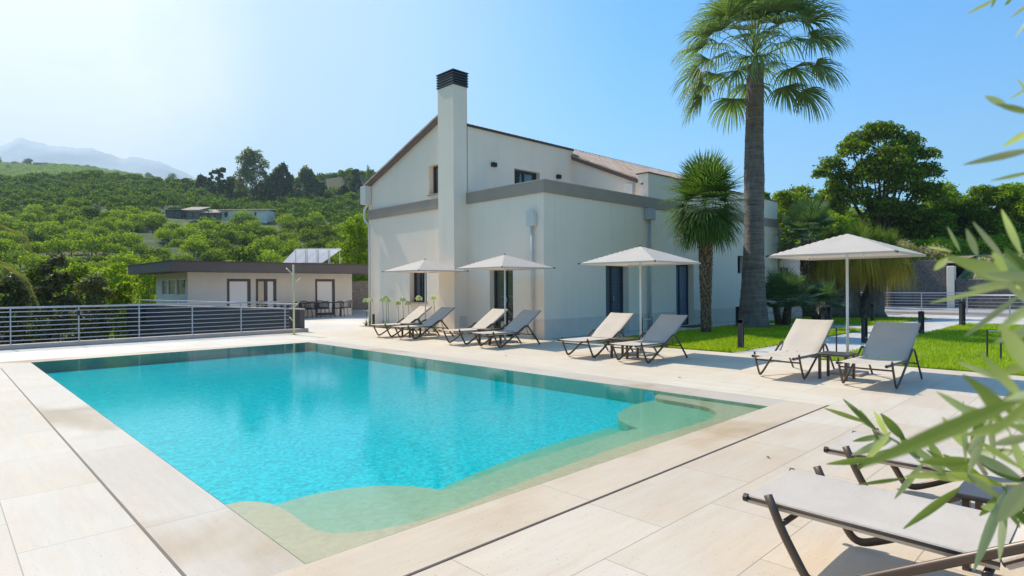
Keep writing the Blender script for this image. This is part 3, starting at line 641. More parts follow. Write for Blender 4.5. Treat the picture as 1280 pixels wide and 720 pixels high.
for h,pn in zip(hp,((M['pane_curtain'],),(M['pane'],M['pane_curtain']),(M['pane_curtain'],))):
    window(p,'y',29.7,h[0],h[1],h[2],h[3],.10,M['anthracite'],None,len(pn),.13,name='glass_door',panels=pn)
for a,b_ in ((30.06,31.48),(31.72,32.88),(33.05,34.0)): window(p,'x',8.33,a,b_,1.15,1.93,.09,M['white_metal'],M['pane_green'],1,.05)
for o in p.children:
    if o.name.split('.')[0] in('window','glass_door'): o.location=(-8.33,-29.7,0)
# solar panels on the pavilion roof
for k in range(4):
    a=k/4+.004;b_=(k+1)/4-.004
    # lower edge farther away, upper edge nearer
    A0=F*33.2+R*(-286/750*33.2);A1=F*33.2+R*(-236/750*33.2);B0=F*30.3+R*(-270/750*30.3);B1=F*30.3+R*(-213/750*30.3)
    A=[A0.lerp(A1,a),A0.lerp(A1,b_),B0.lerp(B1,b_),B0.lerp(B1,a)];z=[2.86,2.86,3.40,3.40]
    mid=sum((Vector(q) for q in A),Vector())/4
    t=thing('solar_panel',('solar panel at the left end of the row on the pavilion roof','second solar panel from the left end on the pavilion roof','third solar panel from the left end on the pavilion roof','solar panel at the right end of the row on the pavilion roof')[k],'solar panel',(mid.x,mid.y,2.7),group='solar panels on the pavilion roof')
    top=[(A[i].x-mid.x,A[i].y-mid.y,z[i]-2.7) for i in range(4)];m=MB();m.add(top+[(x,y,zz+.05) for x,y,zz in top],[(3,2,1,0),(4,5,6,7),(0,1,5,4),(1,2,6,5),(2,3,7,6),(3,0,4,7)])
    m.build('panel',M.setdefault('pv',backsheet()),t)
    for i in (2,3):
        q=MB();q.bar((top[i][0]*.9,top[i][1]*.9,-.0),(top[i][0]*.9,top[i][1]*.9,top[i][2]-.02),.03,.03);q.build('support',M['steel'],t)
# dark clad wall beside the ramp, with cap and handrail
dw=thing('dark_wall','dark grey slatted wall with pale cap running along the ramp behind the railing','wall',(9.02,19.53,0),rad(12.4))
m=MB().box(-.1,0,-3.2,.09,12.2,.74);m.build('cladding',plain('dark_slat_cladding',(.075,.072,.085),.5,var=.08),dw)
m=MB()
for k in range(38): m.box(-.115,0.01,-2.9+k*.095,-.098,12.1,-2.9+k*.095+.07)
m.build('slats',plain('dark_slats',(.085,.08,.095),.45,var=.1),dw)
m=MB().box(-.12,-.01,.74,.11,12.22,.785);m.build('cap',M['kerb'],dw,bevel=.005)
m=MB().box(-.14,10.4,.0,-.118,10.8,.62);m.build('vent',M['black'],dw)
hr=thing('ramp_handrail','thin pale handrail climbing beside the dark slatted wall','handrail',(9.0,19.6,0),rad(12.4))
m=MB();m.tube([(0,.2,.93),(0,12,.99)],.022,8);m.build('rail',M['steel'],hr)
for k in range(4):
    m=MB();m.tube([(0,.5+k*3.7,.78),(0,.5+k*3.7,.95)],.015,6);m.build('bracket',M['steel'],hr)
# ------------------------------------------------------------------ railings
def railing(name,label,pts,posts,z0,z1,nr,r=.012,pr=.022,top=.024):
    a=Vector(pts[0]);b=Vector(pts[1]);t=thing(name,label,'railing',(a.x,a.y,0));d=b-a
    m=MB();m.tube([(0,0,z1),(d.x,d.y,z1)],top,10);m.build('top_rail',M['steel'],t,smooth=True)
    for k in range(nr):
        z=z0+(z1-z0)*(k+.75)/(nr+.6);m=MB();m.tube([(0,0,z),(d.x,d.y,z)],r,8);m.build('rail',M['steel'],t,smooth=True)
    for s_ in posts:
        p_=d*s_;m=MB();m.box(p_.x-.012,p_.y-pr,z0-.02,p_.x+.012,p_.y+pr,z1);o=m.build('post',M['steel'],t)
    return t
t=railing('terrace_railing','long grey steel railing of horizontal bars along the terrace edge above the bushes',((-8.4,19.4),(8.5,19.4)),[(x+8.4)/16.9 for x in (-8.3,-6.9,-5.5,-4.1,-2.7,-1.35,.02,1.41,2.8,4.19,5.56,6.96,8.36)],.12,1.03,7)
m=MB().box(10.42,-.05,.72,10.48,-.02,.86)
m=MB().box(11.17,-.05,.80,11.23,-.02,.92);m.build('rail_fitting',M['black'],t)
railing('garden_railing','grey steel railing of horizontal bars on the kerb beside the driveway',((35.0,5.4),(35.0,16)),[0,.17,.34,.51,.68,.85,1],.12,1.05,6)
railing('garden_railing','nearer grey steel railing behind the right lawn, past the path end',((31.2,5.0),(33.5,-6)),[0,.14,.28,.42,.56,.7,.85,1],.0,1.0,6)
# ------------------------------------------------------------------ towel pole
t=thing('towel_stand','pale yellow branching pole standing on the far pool terrace','stand',(8.24,18.45,0))
M['pale_yellow']=plain('pale_yellow_paint',(.62,.58,.34),.5,var=.06)
m=MB();m.tube([(0,0,0),(0,0,2.22)],.03,10);m.build('pole',M['pale_yellow'],t,smooth=True);m=MB().cyl(0,0,0,.02,.09,16);m.build('foot',M['pale_yellow'],t)
for a,z,s_,l in ((0,1.92,-1,.24),(0,1.62,1,.22),(0,.90,1,.16),(0,.45,-1,.14)):
    m=MB();d=Vector((R.x,R.y,0))*s_*l;m.tube([(0,0,z-.03),(d.x,d.y,z+l*.8)],.017,8);m.build('peg',M['pale_yellow'],t,smooth=True)
# ------------------------------------------------------------------ dining set
tb=thing('dining_table','long dark outdoor dining table under the pavilion roof edge','table',(13.7,28.6,0))
m=MB().box(-1.5,-.42,.70,1.5,.42,.74);m.build('table_top',M['anthracite'],tb,bevel=.005)
for x in (-1.4,1.4):
    for y in (-.36,.36): m=MB().box(x-.03,y-.03,0,x+.03,y+.03,.70);m.build('leg',M['anthracite'],tb)
M['weave']=plain('dark_rope_weave',(.045,.04,.038),.8,var=.3,scale=60)
chr0=thing('dining_chair','','chair',(0,0,0),group='chairs round the outdoor dining table')
m=MB().box(-.24,-.22,.42,.24,.24,.46);m.build('seat',M['weave'],chr0,bevel=.015)
m=MB()
for k in range(17):
    a=rad(-100+200*k/16);x=.27*math.sin(a);y=-.02-.27*math.cos(a);h=.80-.10*abs(math.sin(a))**2;m.tube([(x*.92,y*.92,.45),(x,y,h)],.009,5)
m.build('backrest',M['weave'],chr0)
m=MB();m.tube([(.27*math.sin(rad(-100+200*k/16)),-.02-.27*math.cos(rad(-100+200*k/16)),.80-.10*abs(math.sin(rad(-100+200*k/16)))**2) for k in range(17)],.018,8);m.build('arm_rail',M['anthracite'],chr0,smooth=True)
for x in(-.2,.2):
    for y in (-.2,.2): m=MB();m.tube([(x,y,.43),(x*1.25,y*1.25,0)],.011,6);m.build('leg',M['anthracite'],chr0)
cl=[((12.5,27.95,0),'dark woven chair at the near side of the dining table, closest to the yellow pole'),((13.25,27.9,0),'second dark woven chair from the yellow pole on the near side of the dining table'),((14.0,27.95,0),'third dark woven chair from the yellow pole, near side of the dining table'),((14.75,27.9,0),'near side dark woven chair closest to the dining table end by the villa'),((15.55,28.55,90),'dark woven chair at the head of the dining table, nearest the villa'),((12.7,29.25,180),'dark woven chair behind the dining table near the twin glass doors'),((13.7,29.25,180),'dark woven chair behind the middle of the dining table'),((14.6,29.25,180),'dark woven chair behind the dining table before the right glass door')]
for k,(l,lab) in enumerate(cl):
    o=chr0 if k==0 else copy_tree(chr0);o.location=(l[0],l[1],0);o.rotation_euler=(0,0,rad(l[2]));o['label']=lab
# ------------------------------------------------------------------ sun loungers
def make_lounger():
    t=thing('sun_lounger','','sun lounger',group='sun loungers round the pool')
    for s_ in (-1,1):
        y=.345*s_
        m=MB();m.tube(rounded([(.13,y,.415),(.20,y,.25),(.335,y,.015),(.50,y,.09),(1.22,y,.505),(1.33,y,.485),(1.76,y,.012)],.075,6),.023,8,r2=.014,up=(0,1,0))
        m.build('side_frame',M['bronze'],t,smooth=True)
        m=MB();m.tube([(.0,.305*s_,.362),(1.06,.305*s_,.352)],.016,8);m.build('seat_rail',M['bronze'],t,smooth=True)
        m=MB();m.tube([(1.07,.305*s_,.355),(1.84,.305*s_,.865)],.014,8);m.build('back_rail',M['bronze'],t,smooth=True)
        m=MB();m.tube([(-.012,.312*s_,.362),(.01,.312*s_,.362)],.021,8);m.build('end_cap',M['black'],t)
    for u,z in ((.20,.285),(1.02,.30),(1.50,.27)):
        m=MB();m.tube([(u,-.34,z),(u,.34,z)],.018,8,r2=.012);m.build('crossbar',M['bronze'],t,smooth=True)
    for u in (.45,.98):
        for s_ in (-1,1):
            m=MB();m.bar((u,.30*s_,.35),(u+.02*s_,.335*s_,.25 if u>.9 else .12+.0),.012,.02);
    m=MB();m.tube([(1.50,-.18,.27),(1.50,-.18,.285),(1.41,-.18,.50)],.009,6);m.tube([(1.50,.18,.285),(1.41,.18,.50)],.009,6);m.tube([(1.41,-.29,.505),(1.41,.29,.505)],.009,6);m.build('back_support',M['bronze'],t)
    m=MB();m.tube([(1.04,-.30,.335),(1.04,0,.29),(1.04,.30,.335)],.007,6);m.build('brace',M['bronze'],t)
    def sling(p0,p1,n,w,sag,bend0=0):
        V=[];fs=[];K=11
        for i in range(n+1):
            tt=i/n;x=p0[0]+(p1[0]-p0[0])*tt;z=p0[1]+(p1[1]-p0[1])*tt
            prof=[(-1.0,-.028),(-1.045,-.012),(-1.035,.012),(-1.0,.018)]+[(k,.014) for k in (-.6,0,.6)]+[(1.0,.018),(1.035,.012),(1.045,-.012),(1.0,-.028)]
            L=math.hypot(p1[0]-p0[0],p1[1]-p0[1]);nx=-(p1[1]-p0[1])/L;nz=(p1[0]-p0[0])/L
            for a,h in prof:
                e=sag*(1-a*a) if abs(a)<1 else 0
                e*=(.25+.75*math.sin(math.pi*min(max(tt,.0),1)))
                V.append((x+nx*(h-e),a*w,z+nz*(h-e)))
        for i in range(n):
            for k in range(K-1): fs.append((i*K+k,i*K+k+1,(i+1)*K+k+1,(i+1)*K+k))
        return MB().add(V,fs)
    sling((.0,.362),(1.06,.352),12,.305,.022).build('seat',M['sling'],t,smooth=True)
    sling((1.075,.360),(1.84,.865),10,.305,.02).build('backrest',M['sling'],t,smooth=True)
    return t
L0=make_lounger()
LL=[((9.42,15.58),0,'raised lounger farthest from the camera, beside the white flower heads by the wall'),((9.42,14.40),0,'raised lounger in front of the chimney foot, second from the far end'),
((9.42,12.13),0,'raised lounger before the villa glass door, left one of its pair'),((9.42,10.87),0,'raised lounger nearest the villa corner, right one of the pair under that parasol'),
((9.42,8.03),0,'raised lounger before the shuttered door, left of the small table'),((9.42,6.74),0,'raised lounger near the slim palm at the lawn edge'),
((9.42,3.90),0,'raised lounger in sunlight left of the table under the closest parasol'),((9.42,2.66),0,'raised lounger with shaded back, right of the table under the closest parasol'),
((3.44,1.44),-90,'lounger lying lengthwise at the bottom of the picture, closest to the camera'),((4.73,1.47),-90,'lounger partly behind olive leaves, beyond the closest one near the pool corner')]
for k,(l,rz,lab) in enumerate(LL):
    o=L0 if k==0 else copy_tree(L0);o.location=(l[0],l[1],0);o.rotation_euler=(0,0,rad(rz+ [0,.6,-.8,.5,.4,-.6,.5,-.4,0,.6][k]));o['label']=lab
# side tables
T0=thing('side_table','','side table',group='small tables between the loungers')
m=MB().box(-.235,-.235,.375,.235,.235,.405);m.build('table_top',plain('bronze_table_top',(.10,.075,.06),.3,.2),T0,bevel=.006)
for x in (-.19,.19):
    for y in (-.19,.19): m=MB().box(x-.028,y-.016,0,x+.028,y+.016,.375);m.build('leg',M['bronze'],T0,bevel=.003)
for k,(x,y,lab) in enumerate(((10.3,14.98,'low bronze table between the two farthest loungers'),(10.33,11.50,'low bronze table between the loungers at the villa glass door'),(10.34,7.33,'low bronze table between the loungers near the slim palm'),(10.34,3.27,'low bronze table between the loungers under the closest parasol'),(4.09,.42,'low dark table glimpsed behind the olive leaves, beside the closest lounger'))):
    o=T0 if k==0 else copy_tree(T0);o.location=(x,y,0);o['label']=lab
# parasols
def make_parasol():
    t=thing('parasol','','parasol',group='square cream parasols along the terrace')
    m=MB();m.tube([(0,0,.05),(0,0,2.30)],.021,14);m.build('pole',M['white_metal'],t,smooth=True)
    m=MB().box(-.25,-.25,0,.25,.25,.045);b=m.build('base_plate',M['kerb'],t,bevel=.006);m=MB().cyl(0,0,.045,.30,.03,12);m.build('base_tube',M['steel'],b)
    n=24;V=[];fs=[];h=.93
    for i in range(n+1):
        for j in range(n+1):
            x=(i/n*2-1);y=(j/n*2-1);mm=max(abs(x),abs(y));mn=min(abs(x),abs(y));ed=1-abs(mn/mm) if mm>0 else 0
            sc=1-.018*ed*mm*mm
            z=2.345-(2.345-1.985)*mm**1.06-.012*math.sin(math.pi*mm)*ed
            V.append((x*h*sc,y*h*sc,z))
    for i in range(n):
        for j in range(n): fs.append((i*(n+1)+j,(i+1)*(n+1)+j,(i+1)*(n+1)+j+1,i*(n+1)+j+1))
    cn=MB().add(V,fs).build('canopy',M['canopy'],t)
    # hem
    m=MB();k0=0
    ring=[(i,0) for i in range(n)]+[(n,j) for j in range(n)]+[(n-i,n) for i in range(n)]+[(0,n-j) for j in range(n)]
    P=[V[i*(n+1)+j] for i,j in ring];L=len(P);m.add(P+[(x*.997,y*.997,z-.035) for x,y,z in P],[(i,(i+1)%L,L+(i+1)%L,L+i) for i in range(L)]);m.build('hem',M['canopy'],cn)
    # top vent flap
    m=MB().cyl(0,0,2.335,2.365,.022,10);m.build('finial',M['anthracite'],t)
    m=MB().cyl(0,0,2.15,2.22,.04,12);m.build('hub',M['anthracite'],t)
    for sx,sy in ((1,1),(1,-1),(-1,1),(-1,-1)):
        m=MB();m.tube([(.02*sx,.02*sy,2.31),(.915*sx,.915*sy,1.972)],.009,6);m.tube([(.03*sx,.03*sy,2.18),(.42*sx,.42*sy,2.155)],.008,6);m.build('rib',M['white_metal'],t)
        m=MB();m.tube([(.915*sx,.915*sy,1.985),(.955*sx,.955*sy,1.965)],.016,8);m.build('tip',M['black'],t)
    for sx,sy in ((1,0),(-1,0),(0,1),(0,-1)):
        m=MB();m.tube([(.02*sx,.02*sy,2.31),(.90*sx,.90*sy,1.972)],.008,6);m.build('rib',M['white_metal'],t)
    return t
U0=make_parasol()
for k,(x,y,lab) in enumerate(((11.0,15.23,'open cream parasol farthest away, in front of the left villa window'),(11.0,11.64,'open cream parasol in front of the glass door by the villa corner'),(11.0,7.38,'open cream parasol before the shuttered door, left of the slim palm'),(11.0,3.31,'largest looking open cream parasol, beside the right lawn'))):
    o=U0 if k==0 else copy_tree(U0);o.location=(x,y,0);o['label']=lab;o.rotation_euler=(0,0,rad([1,-1.5,1,0][k]))
# ------------------------------------------------------------------ bollard and arch lights
B0=thing('bollard_light','','garden light',group='dark bollard lights by lawns and paths')
m=MB();m.box(-.055,-.055,0,.055,.055,.12);m.box(-.055,-.055,.12,-.01,.055,.70);m.box(.035,-.055,.12,.055,.055,.70);m.box(-.055,-.055,.62,.055,.055,.70);m.build('post',M['anthracite'],B0,bevel=.004)
m=MB().box(-.01,-.035,.12,.035,.035,.14);m.build('light_window',M['white_metal'],B0)
for k,(x,y,s,rz,lab) in enumerate(((13.35,6.25,1,0,'bollard light at the near corner of the lawn by the slim palm'),(21.1,10.0,1,40,'bollard light right at the left foot of the tall palm trunk'),(19.0,6.35,1,-45,'bollard light just left of the shaded lounger back, on the path edge'),(17.2,4.78,1,-45,'bollard light behind the shaded lounger, left corner of its backrest'),(26.6,7.1,1,0,'thin bollard light on the far grass strip before the railing'),(20.6,4.25,1,-45,'bollard light at the left corner of the right lawn'),(26.0,4.15,1.25,-45,'thicker bollard light at the far corner of the right lawn'),(22.4,7.3,1,0,'bollard light on the strip of grass near the drooping tree'))):
    o=B0 if k==0 else copy_tree(B0);o.location=(x,y,0);o.scale=(s,s,s);o.rotation_euler=(0,0,rad(rz));o['label']=lab
A0_=thing('arch_light','','garden light',group='black arched garden lights')
m=MB();m.tube([(-.13,0,0),(-.13,0,.60),(.13,0,.60),(.13,0,0)],.016,4);m.build('frame',M['anthracite'],A0_)
m=MB().box(-.11,-.012,.57,.11,.012,.585);m.build('light_strip',M['white_metal'],A0_)
for k,(x,y,lab) in enumerate(((14.75,1.86,'black arched garden light on the right lawn near the olive leaves'),(14.1,9.25,'black arched garden light behind the third parasol pole by the villa wall'),(13.2,4.3,'black arched garden light behind the table under the closest parasol'),(27.9,9.2,'black arched garden light on the far grass beside the drooping tree'))):
    o=A0_ if k==0 else copy_tree(A0_);o.location=(x,y,0);o.rotation_euler=(0,0,rad(-45));o['label']=lab
q=MB().cyl(12.1,20.1,0,.45,.05,12);q.tube([(12.1,20.1,.45),(12.1,20.1,.46)],.055,12);tag(q.build('post_light',M['anthracite']),'short dark round post light among the white flowers by the villa wall','garden light')
# ------------------------------------------------------------------ stone walls, gate, steps on the right
WX=46.2
def wall(name,lab,y0,y1,z1,mat,x0=WX,th=.5,cat='wall',z0=-.1):
    q=MB().box(x0,y0,z0,x0+th,y1,z1);return tag(q.build(name,mat,bevel=.03),lab,cat)
wall('stone_wall','tall dark rubble stone wall left of the grey gate, behind the drooping tree',11.15,18.5,3.1,M['rubble'])
wall('stone_wall','dark rubble stone wall between the grey gate and the pale pillar',8.2,10.0,3.0,M['rubble'])
wall('gate_pillar','pale rendered pillar at the end of the stone wall behind the small palm',7.75,8.15,2.6,M['render'],x0=WX-.1,th=.6,cat='pillar')
wall('terrace_wall','long low dark rubble wall holding the grassy bank on the right',-25,7.7,1.75,M['rubble'])
g=thing('metal_gate','plain dark grey metal gate between two stone walls','gate',(WX+.15,10.58,0))
m=MB();m.box(-.03,-.55,.05,.03,.55,2.02);m.build('panel',plain('gate_grey',(.09,.10,.115),.5),g)
m=MB();m.box(-.05,-.58,0,.05,-.54,2.06);m.box(-.05,.54,0,.05,.58,2.06);m.build('frame',M['anthracite'],g)
st=MB()
for k in range(5): st.box(WX+1.2+k*.35,10.05,1.6+k*.28,WX+1.6+k*.35,11.5,1.95+k*.28)
tag(st.build('garden_steps',M['coping']),'pale steps climbing behind the grey gate','steps')
tag(wall('stone_pillar','rubble stone wall end just past the villa annex, half behind the drooping tree',10.2,11.6,2.9,M['rubble_warm'],x0=33.4,th=.8),None)
# bank behind the walls
bk=MB();bk.add([(WX+.4,-26,1.7),(WX+.4,7.8,1.7),(WX+9,7.8,3.6),(WX+9,-26,3.6)],[(0,3,2,1)]);bk.add([(WX+.4,7.8,2.8),(WX+.4,30,2.8),(WX+9,30,3.6),(WX+9,7.8,3.6)],[(0,3,2,1)]);struct(bk,'bank',M['soil'])

# door handles
for par,a,b_ in ((v,(HX+.18,13.18,1.0),(HX+.18,13.18,1.16)),(v,(15.87,HY+.2,1.0),(15.87,HY+.2,1.16)),(v,(20.06,HY+.2,1.0),(20.06,HY+.2,1.16))):
    q=MB();q.tube([a,b_],.014,8);vb(q,'handle',M['steel'],smooth=True)
# a few dry leaves blown on the paving
M['dry_leaf']=plain('dry_leaf',(.22,.13,.06),.8,var=.3)
for k,(x,y) in enumerate(((7.55,2.12),(6.2,1.6),(9.1,1.2),(8.7,5.1),(2.7,1.5),(8.9,9.4),(.3,6.2),(5.2,2.2))):
    a=k*1.9;q=MB();L=.035
    q.add([(-L,0,.002),(0,-.012,.012),(L,0,.004),(0,.012,.010),(0,0,.004)],[(0,1,4),(1,2,4),(2,3,4),(3,0,4)]);o=q.build('fallen_leaf',M['dry_leaf'],loc=(x,y,.003),solid=.001);o.rotation_euler=(0,0,a);tag(o,'tiny dry brown leaf lying on the pale paving','leaf','dry leaves on the paving')
# ------------------------------------------------------------------ foliage
def leaves_on(rg,P,Nrm,size,asp=.45,jit=.9,tri=False):
    """leaf quads at points P, normals scattered about Nrm; returns verts, faces"""
    n=len(P);nr=Nrm+jit*rg.normal(size=(n,3));nr/=np.linalg.norm(nr,axis=1,keepdims=True)
    t=rg.normal(size=(n,3));t-= (t*nr).sum(1,keepdims=True)*nr;t/=np.linalg.norm(t,axis=1,keepdims=True);b=np.cross(nr,t)
    s=(size*(.6+.8*rg.random(n)))[:,None]
    a=P+t*s;c=P-t*s;d=P+b*s*asp;e=P-b*s*asp
    V=np.stack([a,d,c,e],1).reshape(-1,3);return V,np.arange(4*n).reshape(-1,4)
def blobs_points(rg,blobs,n):
    """points near the shells of ellipsoid blobs (cx,cy,cz,rx,ry,rz); weight by surface"""
    B=np.array(blobs);w=(B[:,3]*B[:,4]+B[:,4]*B[:,5]+B[:,3]*B[:,5]);w=w/w.sum();k=rg.choice(len(B),n,p=w)
    d=rg.normal(size=(n,3));d/=np.linalg.norm(d,axis=1,keepdims=True);d[:,2]=np.where(d[:,2]<-.45,-d[:,2],d[:,2])
    r=1-.55*rg.random(n)**1.8+.10*rg.normal(size=n)*rg.random(n)
    lump=1+.14*np.sin(d[:,0]*6+k*1.7)*np.cos(d[:,1]*7+k)+.1*np.sin(d[:,2]*9+k*2.1)
    P=B[k,:3]+d*B[k,3:6]*(r*lump)[:,None];return P,d
def limb_trunk(mb,pts,r0,r1):
    P=rounded(pts,.4,3);n=len(P);mb.tube(P,[r0+(r1-r0)*i/(n-1) for i in range(n)],9)
def tree(name,label,cat,x,y,z,blobs,nleaf,size,mat,trunk_r,seed,group=None,rz=0,asp=.45,trunk_top=None,jit=.9,bark='bark'):
    rg=np.random.default_rng(seed);t=thing(name,label,cat,(x,y,z),rz,group)
    P,d=blobs_points(rg,blobs,nleaf);V,Fq=leaves_on(rg,P,d+np.array([0,0,.3]),size,asp,jit)
    npmesh('crown',V,Fq,M[mat],t)
    m=MB();B=np.array(blobs);zt=B[:,2].min() if trunk_top is None else trunk_top
    zt=max(zt*.75,.3);cx,cy=B[:,0].mean()*.5,B[:,1].mean()*.5
    limb_trunk(m,[(0,0,-.3),(cx*.3,cy*.3,zt*.6),(cx,cy,zt)],trunk_r,trunk_r*.7)
    for b in blobs[:14]: limb_trunk(m,[(cx,cy,zt*.95),((cx+b[0])/2,(cy+b[1])/2,(zt+b[2])/2+.1),(b[0],b[1],b[2]+b[5]*.3)],trunk_r*.5,trunk_r*.12)
    m.build('trunk',M[bark],t,smooth=True);return t
def rblobs(rg,n,W,H0,H1,r0,r1,flat=.8,taper=.6):
    out=[]
    for i in range(n):
        h=H0+(H1-H0)*((i+.5)/n);tt=(h-H0)/(H1-H0+1e-6);ww=W*(1-taper*abs(tt-.38)**1.3*1.6);a=i*2.4+rg.random()*1.2;q=ww*(.35+.65*rg.random())
        r=r0+(r1-r0)*rg.random();out.append((q*math.cos(a),q*math.sin(a),h,r,r,r*flat))
    return out
def polar(u,dd):
    p=F*dd+R*((u-640)/750*dd);return p.x,p.y
def tz(x,y): return float(terr_z(np.array([float(x)]),np.array([float(y)]))[0])
# --- orchard: individual trees sharing a few meshes
def orchard():
    rg=np.random.default_rng(11);var=[]
    for k in range(6):
        W=2.1+.3*rg.random();bl=[(0,0,1.9,W*.8,W*.8,1.5)]+[(W*.55*math.cos(a),W*.55*math.sin(a),1.5+.9*rg.random(),W*(.42+.15*rg.random()),W*(.42+.15*rg.random()),.95+.3*rg.random()) for a in np.linspace(0,6.28,7)[:-1]+rg.random()]
        P,d=blobs_points(rg,bl,1500);V,Fq=leaves_on(rg,P,d,.17,.55,.8)
        t=MB();t.tube([(0,0,-.6),(.05,0,1.2),(.1,.1,2.0)],[.13,.1,.05],6);tv=np.array([tuple(p) for p in t.v]);tf=[f for f in t.f if len(f)==4]
        V2=np.vstack([V,tv]);F2=np.vstack([Fq,np.array(tf)+len(V)]);mi=[0]*len(Fq)+[1]*len(tf)
        o=npmesh('citrus_tree',V2,F2,[M['citrus'],M['bark']],mi=mi);var.append(o.data)
        bpy.data.objects.remove(o)
    pts=[]
    for i in range(-10,70):
        for j in range(-72,30):
            dd=47+i*5.0+(rg.random()-.5)*1.0;lat=j*3.95+(i%2)*1.9+(rg.random()-.5)*1.3
            if dd<49 or dd>DC+6: continue
            u=640+750*lat/dd
            if u<-45 or u>475: continue
            x,y=polar(u,dd);n=fbm(x,y,.045,1.)+.5*fbm(x,y,.15,5)
            row=357.6-750*(tz(x,y)-1.5)/dd
            if n<-1.35 or rg.random()<.04: continue
            if 200<u<345 and 129<dd<166 : continue
            if 168<u<222 and 282<row<322 and rg.random()<.6: continue
            pts.append((dd,u,x,y))
    pts.sort();near=pts[:290];far=pts[290:]
    for k,(dd,u,x,y) in enumerate(near):
        o=bpy.data.objects.new('citrus_tree',var[k%6]);C.objects.link(o);sc=.68+.38*rg.random();o.location=(x,y,tz(x,y)-.35);o.scale=(sc*(1+.15*rg.random()),sc,sc*(.8+.35*rg.random()));o.rotation_euler=(0,0,rg.random()*6.28)
        tag(o,'round green citrus tree in the nearer rows on the terraced hillside','citrus tree','citrus trees on the hillside')
    # farther trees as one mass, each still its own clump
    Vs=[];n0=0
    base=[]
    for k in range(4):
        bl=[(0,0,1.7,1.9,1.9,1.5)]+[(1.1*math.cos(a),1.1*math.sin(a),1.5+.8*rg.random(),1.1,1.1,1.0) for a in (0,1.3,2.6,3.9,5.2)]
        P,d=blobs_points(rg,bl,420);V,_=leaves_on(rg,P,d,.27,.6,.8);base.append(V)
    def put(x,y,s,z=None):
        a=rg.random()*6.28;B=base[rg.integers(4)];c,s_=math.cos(a),math.sin(a)
        V=np.stack([B[:,0]*c-B[:,1]*s_,B[:,0]*s_+B[:,1]*c,B[:,2]*(.75+.5*rg.random())],1)*s+np.array([x,y,(tz(x,y) if z is None else z)-.3]);Vs.append(V)
    for dd,u,x,y in far: put(x,y,.68+.42*rg.random())
    print('orchard',len(near),len(far))
    # shrubs on the middle hill and the far ridge
    for k in range(900):
        dd=262+rg.random()*80;u=300+rg.random()*180;x,y=polar(u,dd);put(x,y,.7+rg.random()*.5)
    V=np.vstack(Vs);o=npmesh('orchard',V,np.arange(len(V)).reshape(-1,4),M['citrus_far']);tag(o,'farther rows of small green citrus trees below the skyline','orchard',kind='stuff')
    Vs.clear()
    for k in range(3600):
        dd=470+rg.random()*153;u=-60+rg.random()*330;x,y=polar(u,dd);B=base[rg.integers(4)][:4*90]
        Vs.append(B*(.9+.9*rg.random())+np.array([x,y,tz(x,y)-.3]))
    V=np.vstack(Vs);o=npmesh('scrub',V,np.arange(len(V)).reshape(-1,4),M['citrus_far']);tag(o,'bluish green scrub covering the far ridge','scrub',kind='stuff')
orchard()
# --- trees on the skyline (u, row of foot, row of top, half width px, kind)
sky=[(318,250,186,30,'euca','tallest grey green tree of the skyline row, with an open ragged crown'),(277,250,206,11,'euca','slim open tree just left of the tallest skyline tree'),(266,240,208,7,'euca','thin young tree at the left end of the skyline row'),
(338,254,214,20,'euca','broad dark tree touching the tallest skyline tree on its right'),(296,252,222,20,'euca','low rounded tree between the slim tree and the tallest one'),(355,252,204,18,'euca','full oval tree in the middle of the skyline row'),
(384,252,210,20,'euca','brownish oval tree right of the middle of the skyline row'),(402,254,226,14,'euca','small dull tree at the right foot of the brownish oval tree'),(444,252,209,14,'euca','brownish slender tree near the villa eave on the skyline'),
(432,256,234,14,'magnolia','low brownish bush left of the slender tree by the villa'),(255,240,218,13,'euca','small dense tree above the orchard, left part of the skyline'),(232,236,221,10,'euca','little round tree on the crest below the mountain end')]
for k,(u,vb_,vt,hw,mt,lab) in enumerate(sky):
    rg=np.random.default_rng(100+k);dd=205+k*1.5;x,y=polar(u,dd);z=tz(x,y)-.5;top=1.5+(357-vt)/750*dd-z;W=hw/750*dd
    n=18 if k in(0,5,6) else 11
    bl=rblobs(rg,n,W*.68,top*.25,top*.92,W*.17,W*.34,1.2,.7)
    tree('skyline_tree',lab,'tree',x,y,z,bl,6500 if hw>12 else 2400,.34,mt,.25,200+k,'trees along the skyline',asp=.55)
# conifer at the eave, palm on the crest
x,y=polar(461,215);z=tz(x,y)
bl=[(0,0,h,1.7*(1-h/13.5)+.25,1.7*(1-h/13.5)+.25,.5) for h in np.arange(4,12.5,.8)];tree('araucaria_tree','small dark layered conifer poking above the hill beside the villa eave','tree',x,y,z,[b for b in bl],900,.25,'euca',.2,77)
# far ridge trees and house
for k,(u,v,hw,lab) in enumerate(((-4,192,9,'dark tree at the left picture edge on the far ridge'),(36,195,7,'tree touching the small house on the far ridge'),(20,201,9,'low hedge like tree left of the small house on the far ridge'),(70,202,5,'first small round tree right of the far ridge house'),(79,202,4,'second small round tree right of the far ridge house'),(97,203,5,'third small round tree from the far ridge house'),(110,203.5,5,'fourth, densest small tree along the far ridge'),(118,205,4,'last small tree at the end of the far ridge row'),(186,214,7,'palm like tuft of a tree above the far ridge slope'),(215,213,9,'bluish round tree beyond the crest below the mountain end'))):
    dd=618;x,y=polar(u,dd);z=tz(x,y)-1;W=hw/750*dd;top=1.5+(357.6-v)/750*dd-z
    rg=np.random.default_rng(300+k);tree('ridge_tree',lab,'tree',x,y,z,rblobs(rg,6,W*.5,top*.35,top*.85,W*.4,W*.6,.8),500,.8,'euca',.4,330+k,'trees on the far ridge',asp=.6)
